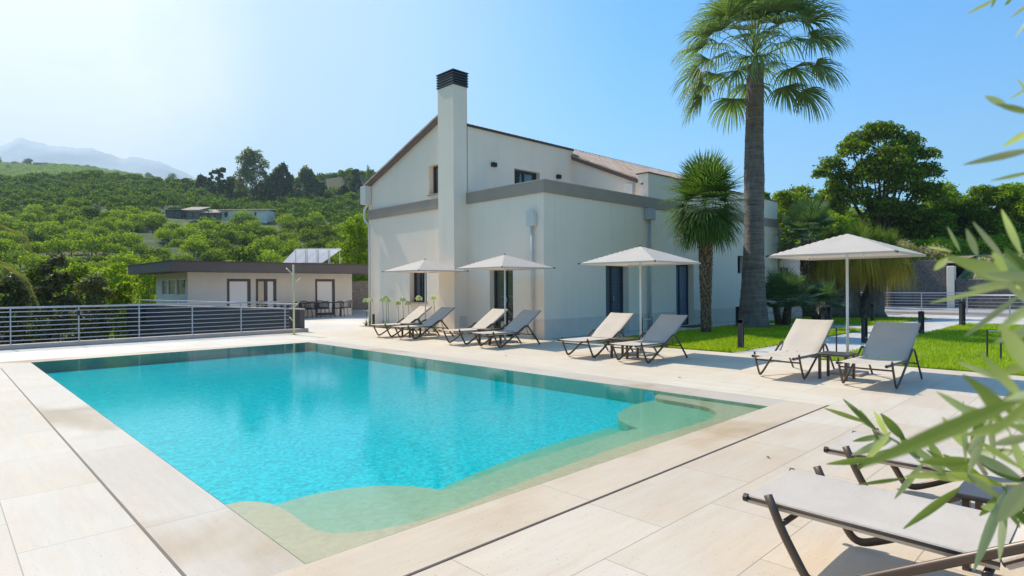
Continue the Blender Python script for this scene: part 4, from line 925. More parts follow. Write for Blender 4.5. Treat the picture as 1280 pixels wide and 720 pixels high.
def simple_house(name,label,u0,u1,dd,vb_,vt,mat,roofmat,deep=7,roofh=1.1,wins=(),group=None,doors=()):
    p0=Vector((*polar(u0,dd),0));p1=Vector((*polar(u1,dd),0));L=(p1-p0).length;zb=1.5+(357.6-vb_)/750*dd;zt=1.5+(357.6-vt)/750*dd-roofh;ang=math.atan2(p1.y-p0.y,p1.x-p0.x)
    t=thing(name,label,'house',(p0.x,p0.y,zb-3.5),ang,group);H=zt-zb+3.5
    m=MB();holed(m,'y',0,0,L,0,H,[(a*L,b*L,3.5+c*(H-3.5),3.5+d*(H-3.5)) for a,b,c,d in wins],.25);m.quad((0,0,0),(0,deep,0),(0,deep,H),(0,0,H));m.quad((L,0,0),(L,deep,0),(L,deep,H),(L,0,H));m.quad((0,deep,0),(L,deep,0),(L,deep,H),(0,deep,H));m.quad((0,0,H-.01),(L,0,H-.01),(L,deep,H-.01),(0,deep,H-.01))
    m.build('wall',mat,t)
    n=int(L/.35)*4;V=[];fs=[];rows=8
    for k in range(rows+1):
        for i in range(n+1):
            V.append((-.3+(L+.6)*i/n,-.45+(deep+.9)*k/rows,H+.02+roofh*k/rows+.07*abs(math.sin(i/4*math.pi))+.03*(k%2)))
    for k in range(rows):
        for i in range(n): fs.append((k*(n+1)+i,k*(n+1)+i+1,(k+1)*(n+1)+i+1,(k+1)*(n+1)+i))
    q=MB().add(V,fs);q.box(-.3,-.45,H-.06,L+.3,-.40,H+.05);q.build('roof',roofmat,t)
    for a,b,c,d in wins:
        w_=MB();z0=3.5+c*(H-3.5);z1=3.5+d*(H-3.5);w_.box(a*L,.18,z0,b*L,.24,z1);f=w_.build('window',M['anthracite'],t);w_=MB();w_.box(a*L+.08,.16,z0+.08,b*L-.08,.18,z1-.08);w_.build('pane',M['pane'],f)
    return t
simple_house('farmhouse','old stone farmhouse with pale clay roof, left and tallest of the hillside group',227,249,150,270.5,253,M['rubble_warm'],M['tiles'],5,1.5,((.12,.32,.1,.75),(.62,.78,.2,.7)))
simple_house('farmhouse','lower stone farmhouse with arched opening, middle of the hillside group',249.3,273,151,271,256.5,M['rubble_warm'],M['tiles'],5,1.5,((.42,.58,0,.8),(.78,.9,.3,.7)))
simple_house('farmhouse','pale rendered farmhouse, right part of the hillside group behind the round bush',273.5,334,153,271.5,256.5,M['render'],M['tiles'],5,.8,((.12,.2,.2,.8),(.74,.79,.3,.75)))
simple_house('farm_shed','dark lean-to roof at the left end of the hillside group',207,226.5,149,269,258.5,M['rubble'],M['slab'],5,.3,((.6,.9,0,.8),))
pg=thing('farm_pergola','flat pale pergola roof in front of the stone farmhouse','pergola',(*polar(232,145),tz(*polar(232,145))-.5),rad(-44))
m=MB().box(0,0,2.6,5.6,2.2,2.75);m.build('roof',M['coping'],pg)
for x in (.1,5.4): m=MB().box(x,.1,0,x+.15,.25,2.6);m.build('post',M['bark'],pg)
x,y=polar(305,147);z=tz(x,y);rg=np.random.default_rng(9);tree('round_bush','large round dark green bush hiding the middle of the pale farmhouse','bush',x,y,z-1.,[(0,0,2.3,3.1,3.1,2.3),(1.3,-1.2,1.8,1.9,1.9,1.6),(-1.4,1.2,1.8,1.9,1.9,1.6)],4500,.17,'walnut',.2,9)
simple_house('ridge_house','small brown house among trees on the far ridge',42,57,612,204,198,M['rubble_warm'],M['tiles'],8,1.5,((.2,.4,.2,.8),(.6,.8,.2,.8)))
# --- bushes below the terrace railing, left
ms=[(66,24.0,327,30,'magnolia','tall brownish green magnolia like bush behind the railing, at the centre of the left bushes'),(18,25,352,30,'magnolia','brownish green bush behind the railing at the left picture edge'),(118,26,352,30,'magnolia','lower dense bush behind the railing just right of the tall brownish one'),(150,27,362,20,'citrus','small green bush behind the railing touching the dark slatted wall'),(-30,24,345,34,'magnolia','bush just outside the left picture edge behind the railing'),
(95,31,340,26,'citrus','bright green citrus tree rising behind the low bushes by the railing'),(145,36,335,24,'citrus','bright green citrus tree near the pavilion corner'),(185,42,330,26,'citrus','bright green citrus tree left of the pavilion slab'),(40,34,338,26,'citrus','green citrus tree behind the tall brownish bush, left side')]
for k,(u,dd,vt,hw,mt,lab) in enumerate(ms):
    x,y=polar(u,dd);z=-3.2;top=1.9+(357.6-vt)/750*dd-z;W=hw/750*dd;rg=np.random.default_rng(400+k)
    bl=rblobs(rg,16,W*.62,.6,top-W*.22,W*.34,W*.5,.95,.45);tree('garden_bush',lab,'bush',x,y,z,bl,9000 if mt=='magnolia' else 6000,.085 if mt=='magnolia' else .10,mt,.12,420+k,'bushes below the terrace',asp=.42)
# ivy/hedge band: tree beside villa left edge, behind the pavilion end
x,y=polar(446,45);rg=np.random.default_rng(31);top=1.5+(357-268)/750*45+.3
tree('climbing_bush','tall bright green bush between the pavilion roof and the villa corner','bush',x,y,-.3,rblobs(rg,16,1.1,.9,top-.6,.55,.85,1.1,.3),9000,.11,'bright_leaf',.12,32)
wl_=MB().box(16.9,35.6,0,23,36.0,1.9);tag(wl_.build('back_wall',M['rubble_warm']),'stone wall seen between the pavilion and the villa','wall')
wl_=MB().box(22,34,0,22.3,40,2.4)
# --- right hand trees and hedges
rt=[(990,47,235,34,'walnut','dark rounded tree just right of the villa annex roofline'),(1020,52,232,34,'walnut','dark round crowned tree left of the big tree, on the skyline'),(965,50,238,18,'walnut','small tree peeping above the villa annex'),
(1035,46,262,40,'bright_leaf','bright leafy shrub mass under the left side of the big tree'),(1085,48,285,36,'bright_leaf','bright shrub behind the closest parasol top'),(1150,50,262,44,'bright_leaf','broad green hedge tree right of the big tree trunk'),(1200,50,243,40,'bright_leaf','hedge tree with flat bright top, right of the big tree'),(1240,49,232,34,'bright_leaf','tall hedge tree behind the upper olive leaves'),
(1285,48,226,40,'bright_leaf','tall hedge tree at the right picture edge'),(1185,56,228,36,'walnut','darker tree rising behind the flat topped hedge tree'),(1160,47,300,40,'walnut','dark low bush on the bank above the small palm'),(1215,46.5,300,38,'walnut','dark low bush on the bank behind the olive leaves'),(1265,46,296,40,'bright_leaf','low bush on the bank at the right picture edge'),(1110,46.5,305,34,'walnut','dark low bush on the bank over the grey gate'),(1330,48,240,44,'bright_leaf','hedge tree beyond the right picture edge'),(1060,58,255,40,'walnut','dark tree filling the gap below the big tree crown'),(1120,57,270,46,'walnut','dark tree behind the big tree trunk'),(1015,44,300,24,'bright_leaf','leafy shrub beyond the annex beside the stone wall end')]
for k,(u,dd,vt,hw,mt,lab) in enumerate(rt):
    x,y=polar(u,dd);z=(2.2 if dd>45.5 else .0);top=1.5+(355-vt)/750*dd-z;W=hw/750*dd*1.12;rg=np.random.default_rng(500+k)
    bl=rblobs(rg,20,W*.68,.5,top-W*.30,W*.30,W*.46,.9,.25);tree('hedge_tree',lab,'tree',x,y,z,bl,21000,.12,mt,.18,520+k,'trees and hedges on the right bank',asp=.5)
x,y=polar(1100,50);rg=np.random.default_rng(61)
big=[(-3.9,.2,9.2,1.3),(-2.9,.5,8.0,1.5),(-2.6,-.6,10.4,1.4),(-1.5,.4,11.2,1.5),(-.3,-.3,12.0,1.4),(.9,.4,11.9,1.5),(2.0,-.4,10.9,1.5),(3.2,.5,10.2,1.2),(4.3,0,10.2,.85),(3.9,-.2,8.6,1.3),(2.3,.7,8.7,1.7),(.3,-1.2,9.6,2.0),(-1.2,-1.2,8.4,2.0),(1.1,-1.5,7.5,2.0),(-2.3,-.9,6.3,1.7),(.2,1.3,8.8,1.9),(3.1,-1.1,6.7,1.6),(-.4,-1.2,5.4,1.8),(1.6,-.9,5.0,1.7),(-5.0,0,8.6,.7),(-3.6,-.4,6.9,1.2),(2.9,.2,5.0,1.5)]
# offsets are along the hillside direction
bl=[(a*R.x+b*F.x,a*R.y+b*F.y,h,r*.86,r*.86,r*.70) for a,b,h,r in big]
tree('walnut_tree','large broadleaf tree with an open uneven crown rising above the hedges on the right','tree',x,y,2.0,bl,34000,.13,'walnut',.34,62,trunk_top=3.2,asp=.5,jit=.7)
# ------------------------------------------------------------------ palms
def fan_frond(Vs,Fs,o,az,el,L,Rr,nseg,spread,droop,wid,rg,pet=.02,sag=.5,fold=.25):
    """one fan leaf: petiole plus pleated segments; appended to Vs (list of arrays) / Fs"""
    o=np.array(o,float);d=np.array([math.cos(az)*math.cos(el),math.sin(az)*math.cos(el),math.sin(el)])
    pts=[o];p=o.copy();dd=d.copy();k=6
    for i in range(k):
        dd=dd+np.array([0,0,-sag/k]);dd/=np.linalg.norm(dd);p=p+dd*L/k;pts.append(p.copy())
    side=np.cross(dd,[0,0,1]);
    if np.linalg.norm(side)<.05: side=np.array([1,0,0.])
    side/=np.linalg.norm(side);up=np.cross(side,dd)
    base=sum(len(v) for v in Vs)
    # petiole ribbon pair
    V=[]
    for i,q in enumerate(pts):
        w=pet*(1-.5*i/k);V+= [q-side*w,q+side*w]
    Fp=[[base+2*i,base+2*i+1,base+2*i+3,base+2*i+2] for i in range(k)]
    Vs.append(np.array(V));Fs+=Fp
    h=pts[-1];tt=np.array([.0,.35,.62,.85,1.0]);n=nseg;base=sum(len(v) for v in Vs)
    ang=np.linspace(-spread,spread,n)+rg.normal(size=n)*.02
    out=[]
    for a in ang:
        sd=dd*math.cos(a)+side*math.sin(a)+up*(fold*(abs(math.sin(a))));sd/=np.linalg.norm(sd)
        ln=Rr*(.72+.28*math.cos(a*.8))*(.92+.16*rg.random());dr=droop*(.75+.5*rg.random())
        ws=np.cross(sd,up);ws/=np.linalg.norm(ws)
        W=wid*np.array([.35,1,.8,.45,.04])
        g=np.array([0,0,-1.])
        pos=[h]
        dcur=sd.copy();prev=0
        for j in range(1,5):
            dcur=dcur+g*dr*(tt[j]**2)*.9;dcur/=np.linalg.norm(dcur);pos.append(pos[-1]+dcur*ln*(tt[j]-prev));prev=tt[j]
        for j in range(5):
            w=ws*W[j]
            out+= [pos[j]-w,pos[j]+w]
    b=base
    for s_ in range(n):
        for j in range(4): Fs.append([b+s_*10+2*j,b+s_*10+2*j+1,b+s_*10+2*j+3,b+s_*10+2*j+2])
    Vs.append(np.array(out))
def crown_mesh(name,par,mat,fr,seed):
    rg=np.random.default_rng(seed);Vs=[];Fs=[]
    for a in fr: fan_frond(Vs,Fs,rg=rg,**a)
    return npmesh(name,np.vstack(Vs),Fs,mat,par)
def trunk_mesh(name,par,mat,H,prof,n=20,rows=60,amp=.012,seed=0,lean=(0,0)):
    rg=np.random.default_rng(seed);V=[];fs=[]
    for k in range(rows+1):
        z=H*k/rows;r=np.interp(z,[p[0] for p in prof],[p[1] for p in prof])
        rr_=r*(1+amp*(1 if k%2 else -.5))
        for j in range(n):
            a=2*math.pi*j/n;q=rr_*(1+.03*math.sin(3*a+z*1.3)+.015*rg.normal());V.append((lean[0]*z/H+q*math.cos(a),lean[1]*z/H+q*math.sin(a),z-.02))
    for k in range(rows):
        for j in range(n): fs.append((k*n+j,k*n+(j+1)%n,(k+1)*n+(j+1)%n,(k+1)*n+j))
    fs.append(tuple(range(rows*n,(rows+1)*n)))
    o=MB().add(V,fs).build(name,mat,par,smooth=True);return o
rg=np.random.default_rng(21)
# tall fan palm
tp=thing('tall_fan_palm','very tall fan palm with thick grey trunk and drooping leaves, standing on the lawn','palm tree',(20.42,9.12,0))
trunk_mesh('trunk',tp,M['palm_bark'],9.1,[(0,.54),(.4,.48),(1.2,.405),(2.5,.345),(4.0,.31),(5.2,.335),(6.5,.30),(8.0,.285),(9.1,.26)],24,150,.012,1,lean=(.05,-.10))
fr=[]
nf=54
for i in range(nf):
    t=(i+.5)/nf;el=rad(84-92*t);az=i*2.39996+rg.random()*.5
    L=1.15+.65*min(1,t*1.4)+.25*rg.random();fr.append(dict(o=(.05,-.10,9.0+.75*(1-t)),az=az,el=el,L=L,Rr=1.30+.35*rg.random(),nseg=36,spread=1.35+.3*rg.random(),droop=.35+.75*t+.3*rg.random(),wid=.030,pet=.030,sag=.25+.25*t))
crown_mesh('crown',tp,M['fan_leaf'],fr,22)
q=MB()
for k,(az,l) in enumerate(((-.3,2.9),(.5,3.0),(2.6,2.8),(3.4,2.7),(-1.1,2.6),(4.4,2.8))):
    pts=[(0.04+math.cos(az)*l*s_*.42*2*(1-.25*s_),-.10+math.sin(az)*l*s_*.42*2*(1-.25*s_),9.5+2.6*s_-3.4*s_*s_) for s_ in np.linspace(0,1,12)];q.tube(pts,[.022*(1-.6*i/11) for i in range(12)],6)
q.build('flower_stalk',M['fan_leaf2'],tp,smooth=True)
# slim fan palm with brown scales
sp=thing('slim_fan_palm','slim fan palm with brown scaly trunk and stiff green crown before the villa wall','palm tree',(17.12,9.12,0))
trunk_mesh('trunk',sp,M['shag_bark'],3.72,[(0,.17),(.15,.15),(.6,.13),(1.4,.16),(2.6,.20),(3.75,.19)],18,60,.05,2)
def scales(par,H0,H1,rf,n,size,seed,mat,zr=.5):
    rg=np.random.default_rng(seed);V=[];fs=[]
    for i in range(n):
        z=H0+(H1-H0)*i/n;a=i*2.39996+rg.normal()*.12;r=rf(z);c,s_=math.cos(a),math.sin(a);w=size*.55*(.8+.4*rg.random());h=size*1.5*(.7+.6*rg.random());o_=r*.96;o2=r+size*(.35+.3*rg.random())
        b=len(V);V+=[(o_*c-s_*w,o_*s_+c*w,z),(o_*c+s_*w,o_*s_-c*w,z),((o2)*c+s_*w*.35,o2*s_-c*w*.35,z+h),((o2)*c-s_*w*.35,o2*s_+c*w*.35,z+h),((r-.01)*c,(r-.01)*s_,z+h*.8)]
        fs+=[(b,b+1,b+2,b+3),(b,b+3,b+4),(b+1,b+4,b+2),(b+3,b+2,b+4)]
    return MB().add(V,fs).build('leaf_scales',mat,par)
M['scale']=plain('brown_leaf_base',(.27,.18,.11),.85,var=.45,scale=14)
scales(sp,.15,3.75,lambda z:np.interp(z,[0,.6,1.4,2.6,3.75],[.16,.13,.16,.20,.19]),420,.075,3,M['scale'])
fr=[];nf=76
for i in range(nf):
    t=(i+.5)/nf;el=rad(88-128*t);az=i*2.39996+rg.random()*.3
    fr.append(dict(o=(0,0,3.62+.40*(1-t)+.08*rg.random()),az=az,el=el,L=.50+.15*rg.random()+ .12*(1-t),Rr=.82+.16*rg.random(),nseg=26,spread=1.9,droop=.04+1.15*max(0,t-.18)**.8,wid=.023,pet=.012,sag=.15+.45*t))
crown_mesh('crown',sp,M['fan_leaf2'],fr,24)
q=MB()
for k in range(9):
    az=k*.7;q.tube([(.1*math.cos(az),.1*math.sin(az),3.6),(.33*math.cos(az),.33*math.sin(az),3.45),(.40*math.cos(az),.40*math.sin(az),3.15)],[.03,.05,.02],6)
q.build('dry_fruit',M['scale'],sp)
# medium fan palm behind, by the annex
mp=thing('shaggy_fan_palm','fan palm with short shaggy trunk beside the villa annex window','palm tree',(28.6,11.1-.9,0))
trunk_mesh('trunk',mp,M['shag_bark'],3.5,[(0,.28),(.5,.26),(1.5,.32),(2.6,.34),(3.5,.28)],16,40,.05,5)
scales(mp,.3,3.5,lambda z:np.interp(z,[0,.6,1.5,3.5],[.28,.27,.33,.28]),380,.12,6,M['scale'])
fr=[dict(o=(0,0,3.4+.4*(1-(i+.5)/36)),az=i*2.4,el=rad(84-105*(i+.5)/36),L=.9,Rr=.95,nseg=30,spread=1.9,droop=.1+.3*(i/36),wid=.024,pet=.016,sag=.25) for i in range(36)]
crown_mesh('crown',mp,M['fan_blue'],fr,25)
# clumping bushy palms on the lawn
def bushpalm(name,lab,x,y,n,s,seed,off=0):
    t=thing(name,lab,'palm bush',(x,y,0));fr=[]
    rg=np.random.default_rng(seed)
    for i in range(n):
        a=i*2.4+rg.random();q=.35*s*rg.random();tt=(i+.5)/n;fr.append(dict(o=(q*math.cos(a),q*math.sin(a),.25+.75*s*rg.random()),az=a,el=rad(82-80*tt),L=.55*s+.25*s*rg.random(),Rr=.62*s,nseg=24,spread=1.7,droop=.12+.15*tt,wid=.018*s,pet=.012,sag=.2))
    crown_mesh('crown',t,M['fan_blue'],fr,seed)
    m=MB()
    for k in range(3): a=k*2.1;m.tube([(.15*math.cos(a),.15*math.sin(a),0),(.2*math.cos(a),.2*math.sin(a),.35),(.3*math.cos(a),.3*math.sin(a),.7*s)],[.13,.12,.08],8)
    m.build('trunk',M['shag_bark'],t);return t
bushpalm('dwarf_fan_palm','bushy dwarf fan palm with stiff dark leaves right of the tall palm trunk',22.1,8.75,46,1.05,71)
bushpalm('dwarf_fan_palm','smaller bushy fan palm with paler low leaves beside the drooping tree',24.6,8.35,34,.85,72)
# drooping grass-like tree
pt=thing('drooping_tree','thick trunked tree with long golden green drooping leaves behind the closest parasol','tree',(29.2,8.9,0))
m=MB()
for dx,dy,r,h in ((0,0,.50,3.4),(1.0,-1.0,.55,3.2),(.55,-.2,.38,3.8),(-.35,.45,.34,3.0)): m.tube([(dx*.8,dy*.8,-.05),(dx*.8,dy*.8,.35),(dx*.95,dy*.95,1.2),(dx*1.2,dy*1.2,h*.8),(dx*1.5,dy*1.5,h)],[r*1.35,r,r*.75,r*.6,r*.4],14)
m.build('trunk',bark('grey_brown_trunk',(.07,.055,.045),(.20,.16,.13),scale=5),pt,smooth=True)
def strands(heads,n,L0,L1,wid,rg,up=.6,out=1.0,pull=2.2):
    Vs=[];Fs=[];b=0
    for _ in range(n):
        hx,hy,hz,hr=heads[rg.integers(len(heads))];a=rg.random()*6.28;q=hr*.4*rg.random();L=L0+(L1-L0)*rg.random();p=np.array([hx+q*math.cos(a),hy+q*math.sin(a),hz+hr*.3*(rg.random()-.5)])
        e=rad(-10+95*rg.random()*up+10);d=np.array([math.cos(a)*math.cos(e),math.sin(a)*math.cos(e),math.sin(e)])*out
        sd=np.array([-math.sin(a),math.cos(a),0])*wid;K=6
        for j in range(K+1):
            w=sd*(1-.85*j/K);Vs+=[p-w,p+w];d=d+np.array([0,0,-pull/K*(.6+.8*rg.random())]);d/=max(np.linalg.norm(d),1e-6);p=p+d*L/K
        for j in range(K): Fs.append([b+2*j,b+2*j+1,b+2*j+3,b+2*j+2])
        b+=2*(K+1)
    return np.array(Vs),Fs
rg=np.random.default_rng(81)
hd=[(.0,.1,3.1,.5),(1.0,-1.1,3.0,.5),(.6,-.4,3.4,.5),(-.4,.5,2.8,.4),(1.3,-1.5,2.8,.4),(1.2,-.3,3.1,.4),(-.1,-.7,2.9,.4)]
V,Fs=strands(hd,4200,1.1,2.2,.012,rg,.35,1,4.2);npmesh('hanging_leaves',V,Fs,M['drape'],pt)
V,Fs=strands([(a,b_,h+.35,r) for a,b_,h,r in hd],2400,.5,.9,.014,rg,1.0,1,1.1);npmesh('crown',V,Fs,M['drape_green'],pt)
# grassy clumps above (upper yuccas / pampas behind the parasol)
for k,(u,dd,z0,lab) in enumerate(((1075,38,4.0,'grassy tufted yucca above the drooping tree, left of the dry flower spike'),(1112,40,3.9,'grassy tufted yucca right of the drooping tree top'),(1042,40,3.9,'grassy tufted yucca against the bright shrubs'))):
    x,y=polar(u,dd);t=thing('tufted_yucca',lab,'yucca',(x,y,0),group='tufted yuccas behind the closest parasol');m=MB().tube([(0,0,-.1),(.1,0,z0*.5),(0,.1,z0)],[.2,.15,.12],8);m.build('trunk',M['bark'],t)
    V,Fs=strands([(0,0,z0,.5),(.6,-.5,z0-.5,.4),(-.6,.5,z0-.6,.4)],1100,.5,.95,.018,rg,1.0,1,1.5);npmesh('crown',V,Fs,M['drape_green'],t)
# small palm/yucca with dry flowers beyond the railing
x,y=polar(1146,40);yt=thing('flowering_yucca','small stout palm with scaly trunk and green tuft behind the driveway railing','palm tree',(x,y,-.05))
trunk_mesh('trunk',yt,M['shag_bark'],2.1,[(0,.26),(1,.24),(1.4,.42),(2.1,.34)],14,20,.05,8);scales(yt,.9,2.0,lambda z:np.interp(z,[.9,1.4,2.1],[.26,.42,.34]),90,.14,9,M['scale'])
V,Fs=strands([(0,0,2.1,.35)],700,.8,1.5,.022,rg,1.0,1,1.2);npmesh('crown',V,Fs,M['fan_leaf2'],yt)
x,y=polar(1128,41.5);ft=thing('dry_flower_shrub','shrub with dry pinkish beige flower clusters over the stone wall','shrub',(x,y,0))
P,d=blobs_points(rg,[(0,0,3.6,1.0,1.0,.8),(.9,-.9,3.3,.9,.9,.8),(-.7,.7,2.9,.7,.7,.6),(1.7,-1.7,3.4,.8,.8,.7),(.3,-.2,2.5,.7,.7,.5)],1500);V,Fq=leaves_on(rg,P,d,.10,.7,.9);npmesh('flower_clusters',V,Fq,M['dry_flower'],ft)
P,d=blobs_points(rg,[(0,0,3.3,1.0,1.0,.8),(.9,-.9,3.0,.9,.9,.8),(1.7,-1.7,3.1,.8,.8,.7)],1800);V,Fq=leaves_on(rg,P,d,.12,.4,.9);npmesh('crown',V,Fq,M['walnut'],ft)
m=MB();
for k in range(4): a=k*1.6;m.tube([(.1*math.cos(a),.1*math.sin(a),-.1),(.4*math.cos(a)+.3,.4*math.sin(a)-.3,1.5),(.6*math.cos(a)+.5,.6*math.sin(a)-.5,3.2)],[.07,.05,.03],6)
m.build('stem',M['bark'],ft)
# hanging ivy right of villa annex base: low shrubs
for k,(u,dd,h,mt,lab) in enumerate(((1012,33.2,1.0,'bright_leaf','low green shrub at the foot of the stone pillar'),)):
    x,y=polar(u,dd);rg2=np.random.default_rng(600+k);tree('low_shrub',lab,'shrub',x,y,0,rblobs(rg2,8,.6,.3,h,.3,.45,.8),2500,.06,mt,.05,601+k)
# bank grass in front of low trees
def tufts():
    rg=np.random.default_rng(90);n=9000;x=WX+.6+rg.random(n)*8;y=-24+rg.random(n)*31.5;z=1.7+(x-WX-.4)*.22;P=np.stack([x,y,z+.08],1);V,Fq=leaves_on(rg,P,np.tile([1.,0,.2],(n,1)),.13,.25,.8);o=npmesh('bank_grass',V,Fq,M['drape_green']);tag(o,'rough grass on the bank above the low stone wall','grass',kind='stuff')
tufts()
# ------------------------------------------------------------------ date palm fronds at the left edge
dp=thing('date_palm','palm at the left picture edge with arching olive yellow fronds beyond the railing','palm tree',(-1.2,20.6,-3.2))
trunk_mesh('trunk',dp,M['shag_bark'],6.4,[(0,.35),(6.4,.28)],14,40,.05,12)
def pinnate(o,pts,lw,ll,nl,rg,Vs,Fs):
    P=[np.array(p,float) for p in pts];n=nl
    ts=np.linspace(.08,1,n)
    def C_(t):
        k=t*(len(P)-1);i=min(int(k),len(P)-2);f=k-i;return P[i]*(1-f)+P[i+1]*f
    b=sum(len(v) for v in Vs);rv=[]
    for t in np.linspace(0,1,24):
        c=C_(t);w=.022*(1-.8*t);rv+=[c+np.array([0,0,w]),c-np.array([0,0,w])]
    Vs.append(np.array(rv));Fs+=[[b+2*i,b+2*i+1,b+2*i+3,b+2*i+2] for i in range(23)]
    for t in ts:
        c=C_(t);tg=C_(min(1,t+.02))-C_(max(0,t-.02));tg/=np.linalg.norm(tg)+1e-9;sd=np.cross(tg,[0,0,1]);sd/=np.linalg.norm(sd)+1e-9
        for s_ in (-1,1):
            L=ll*math.sin(math.pi*min(1,.12+t*.85))*(.85+.3*rg.random());d=tg*.75+sd*s_*.75+np.array([0,0,.15-.2*rg.random()]);d/=np.linalg.norm(d)
            e=d+np.array([0,0,-.75]);e/=np.linalg.norm(e);m_=c+d*L*.55;q=m_+e*L*.5;wn=np.cross(d,sd*s_);wn=wn/(np.linalg.norm(wn)+1e-9)*lw
            b=sum(len(v) for v in Vs);Vs.append(np.array([c-wn*.5,c+wn*.5,m_-wn,m_+wn,q-wn*.1,q+wn*.1]));Fs+=[[b,b+1,b+3,b+2],[b+2,b+3,b+5,b+4]]
Vs=[];Fs=[];rg=np.random.default_rng(93)
top=np.array([0,0,6.3])
def wpt(u,v,d):
    p=F*d+R*((u-640)/750*d);return (p.x+1.2,p.y-20.6,1.5+(357.6-v)/750*d+3.2)
pinnate(None,[top,wpt(-80,255,19.5),wpt(-20,270,18.5),wpt(25,290,18),wpt(42,318,17.6)],.014,.42,70,rg,Vs,Fs)
pinnate(None,[top,wpt(-70,300,19),wpt(-15,318,18.3),wpt(25,343,18),wpt(50,385,17.6)],.014,.5,80,rg,Vs,Fs)
for k in range(16):
    a=k*2.4+.5;e=.9-.09*k;L=2.6
    if -1.2<((a+math.pi)%(2*math.pi)-math.pi)<.9: continue
    pinnate(None,[top+np.array([math.cos(a)*L*t*math.cos(e*.6),math.sin(a)*L*t*math.cos(e*.6),1.2*t*e-1.6*t*t]) for t in np.linspace(0,1,7)],.014,.5,50,rg,Vs,Fs)
npmesh('crown',np.vstack(Vs),Fs,M['frond_dry'],dp)
# ------------------------------------------------------------------ white globe flowers by the villa wall
af=[(12.05,20.55,.95),(11.95,20.05,.98),(12.05,19.35,1.0),(12.0,19.05,1.06),(11.9,18.75,.98),(12.0,17.95,1.02),(11.95,16.9,1.08),(11.95,16.05,1.10),(12.1,17.75,.9),(12.1,18.4,.88)]
al=['at the villa corner downpipe','second from the villa corner','left of the dark post light','just above the dark post light','right of the dark post light','below the left villa window','under the right side of the left window','nearest the chimney','with a slightly lower head below the left window','shortest, between post light and window']
for k,((x,y,h),lab) in enumerate(zip(af,al)):
    t=thing('agapanthus','white globe flower on a thin stem, '+lab,'flower',(x,y,0),group='white globe flowers by the villa wall');rg=np.random.default_rng(700+k)
    m=MB();m.tube([(0,0,0),(.02,.01,h*.5),(0,.03,h)],.008,5);m.build('stem',M['strap'],t)
    P,d=blobs_points(rg,[(0,.03,h,.115,.115,.10)],240);V,Fq=leaves_on(rg,P,d,.028,.5,.7);npmesh('flower_head',V,Fq,M['agap_head'],t)
    V,Fs=strands([(0,0,.02,.1)],26,.25,.4,.012,rg,.9,1,1.3);npmesh('leaves',V,Fs,M['strap'],t)
q=MB().box(11.78,15.75,-.02,HX-.012,20.6,.01);struct(q,'planting_bed',M['soil'])
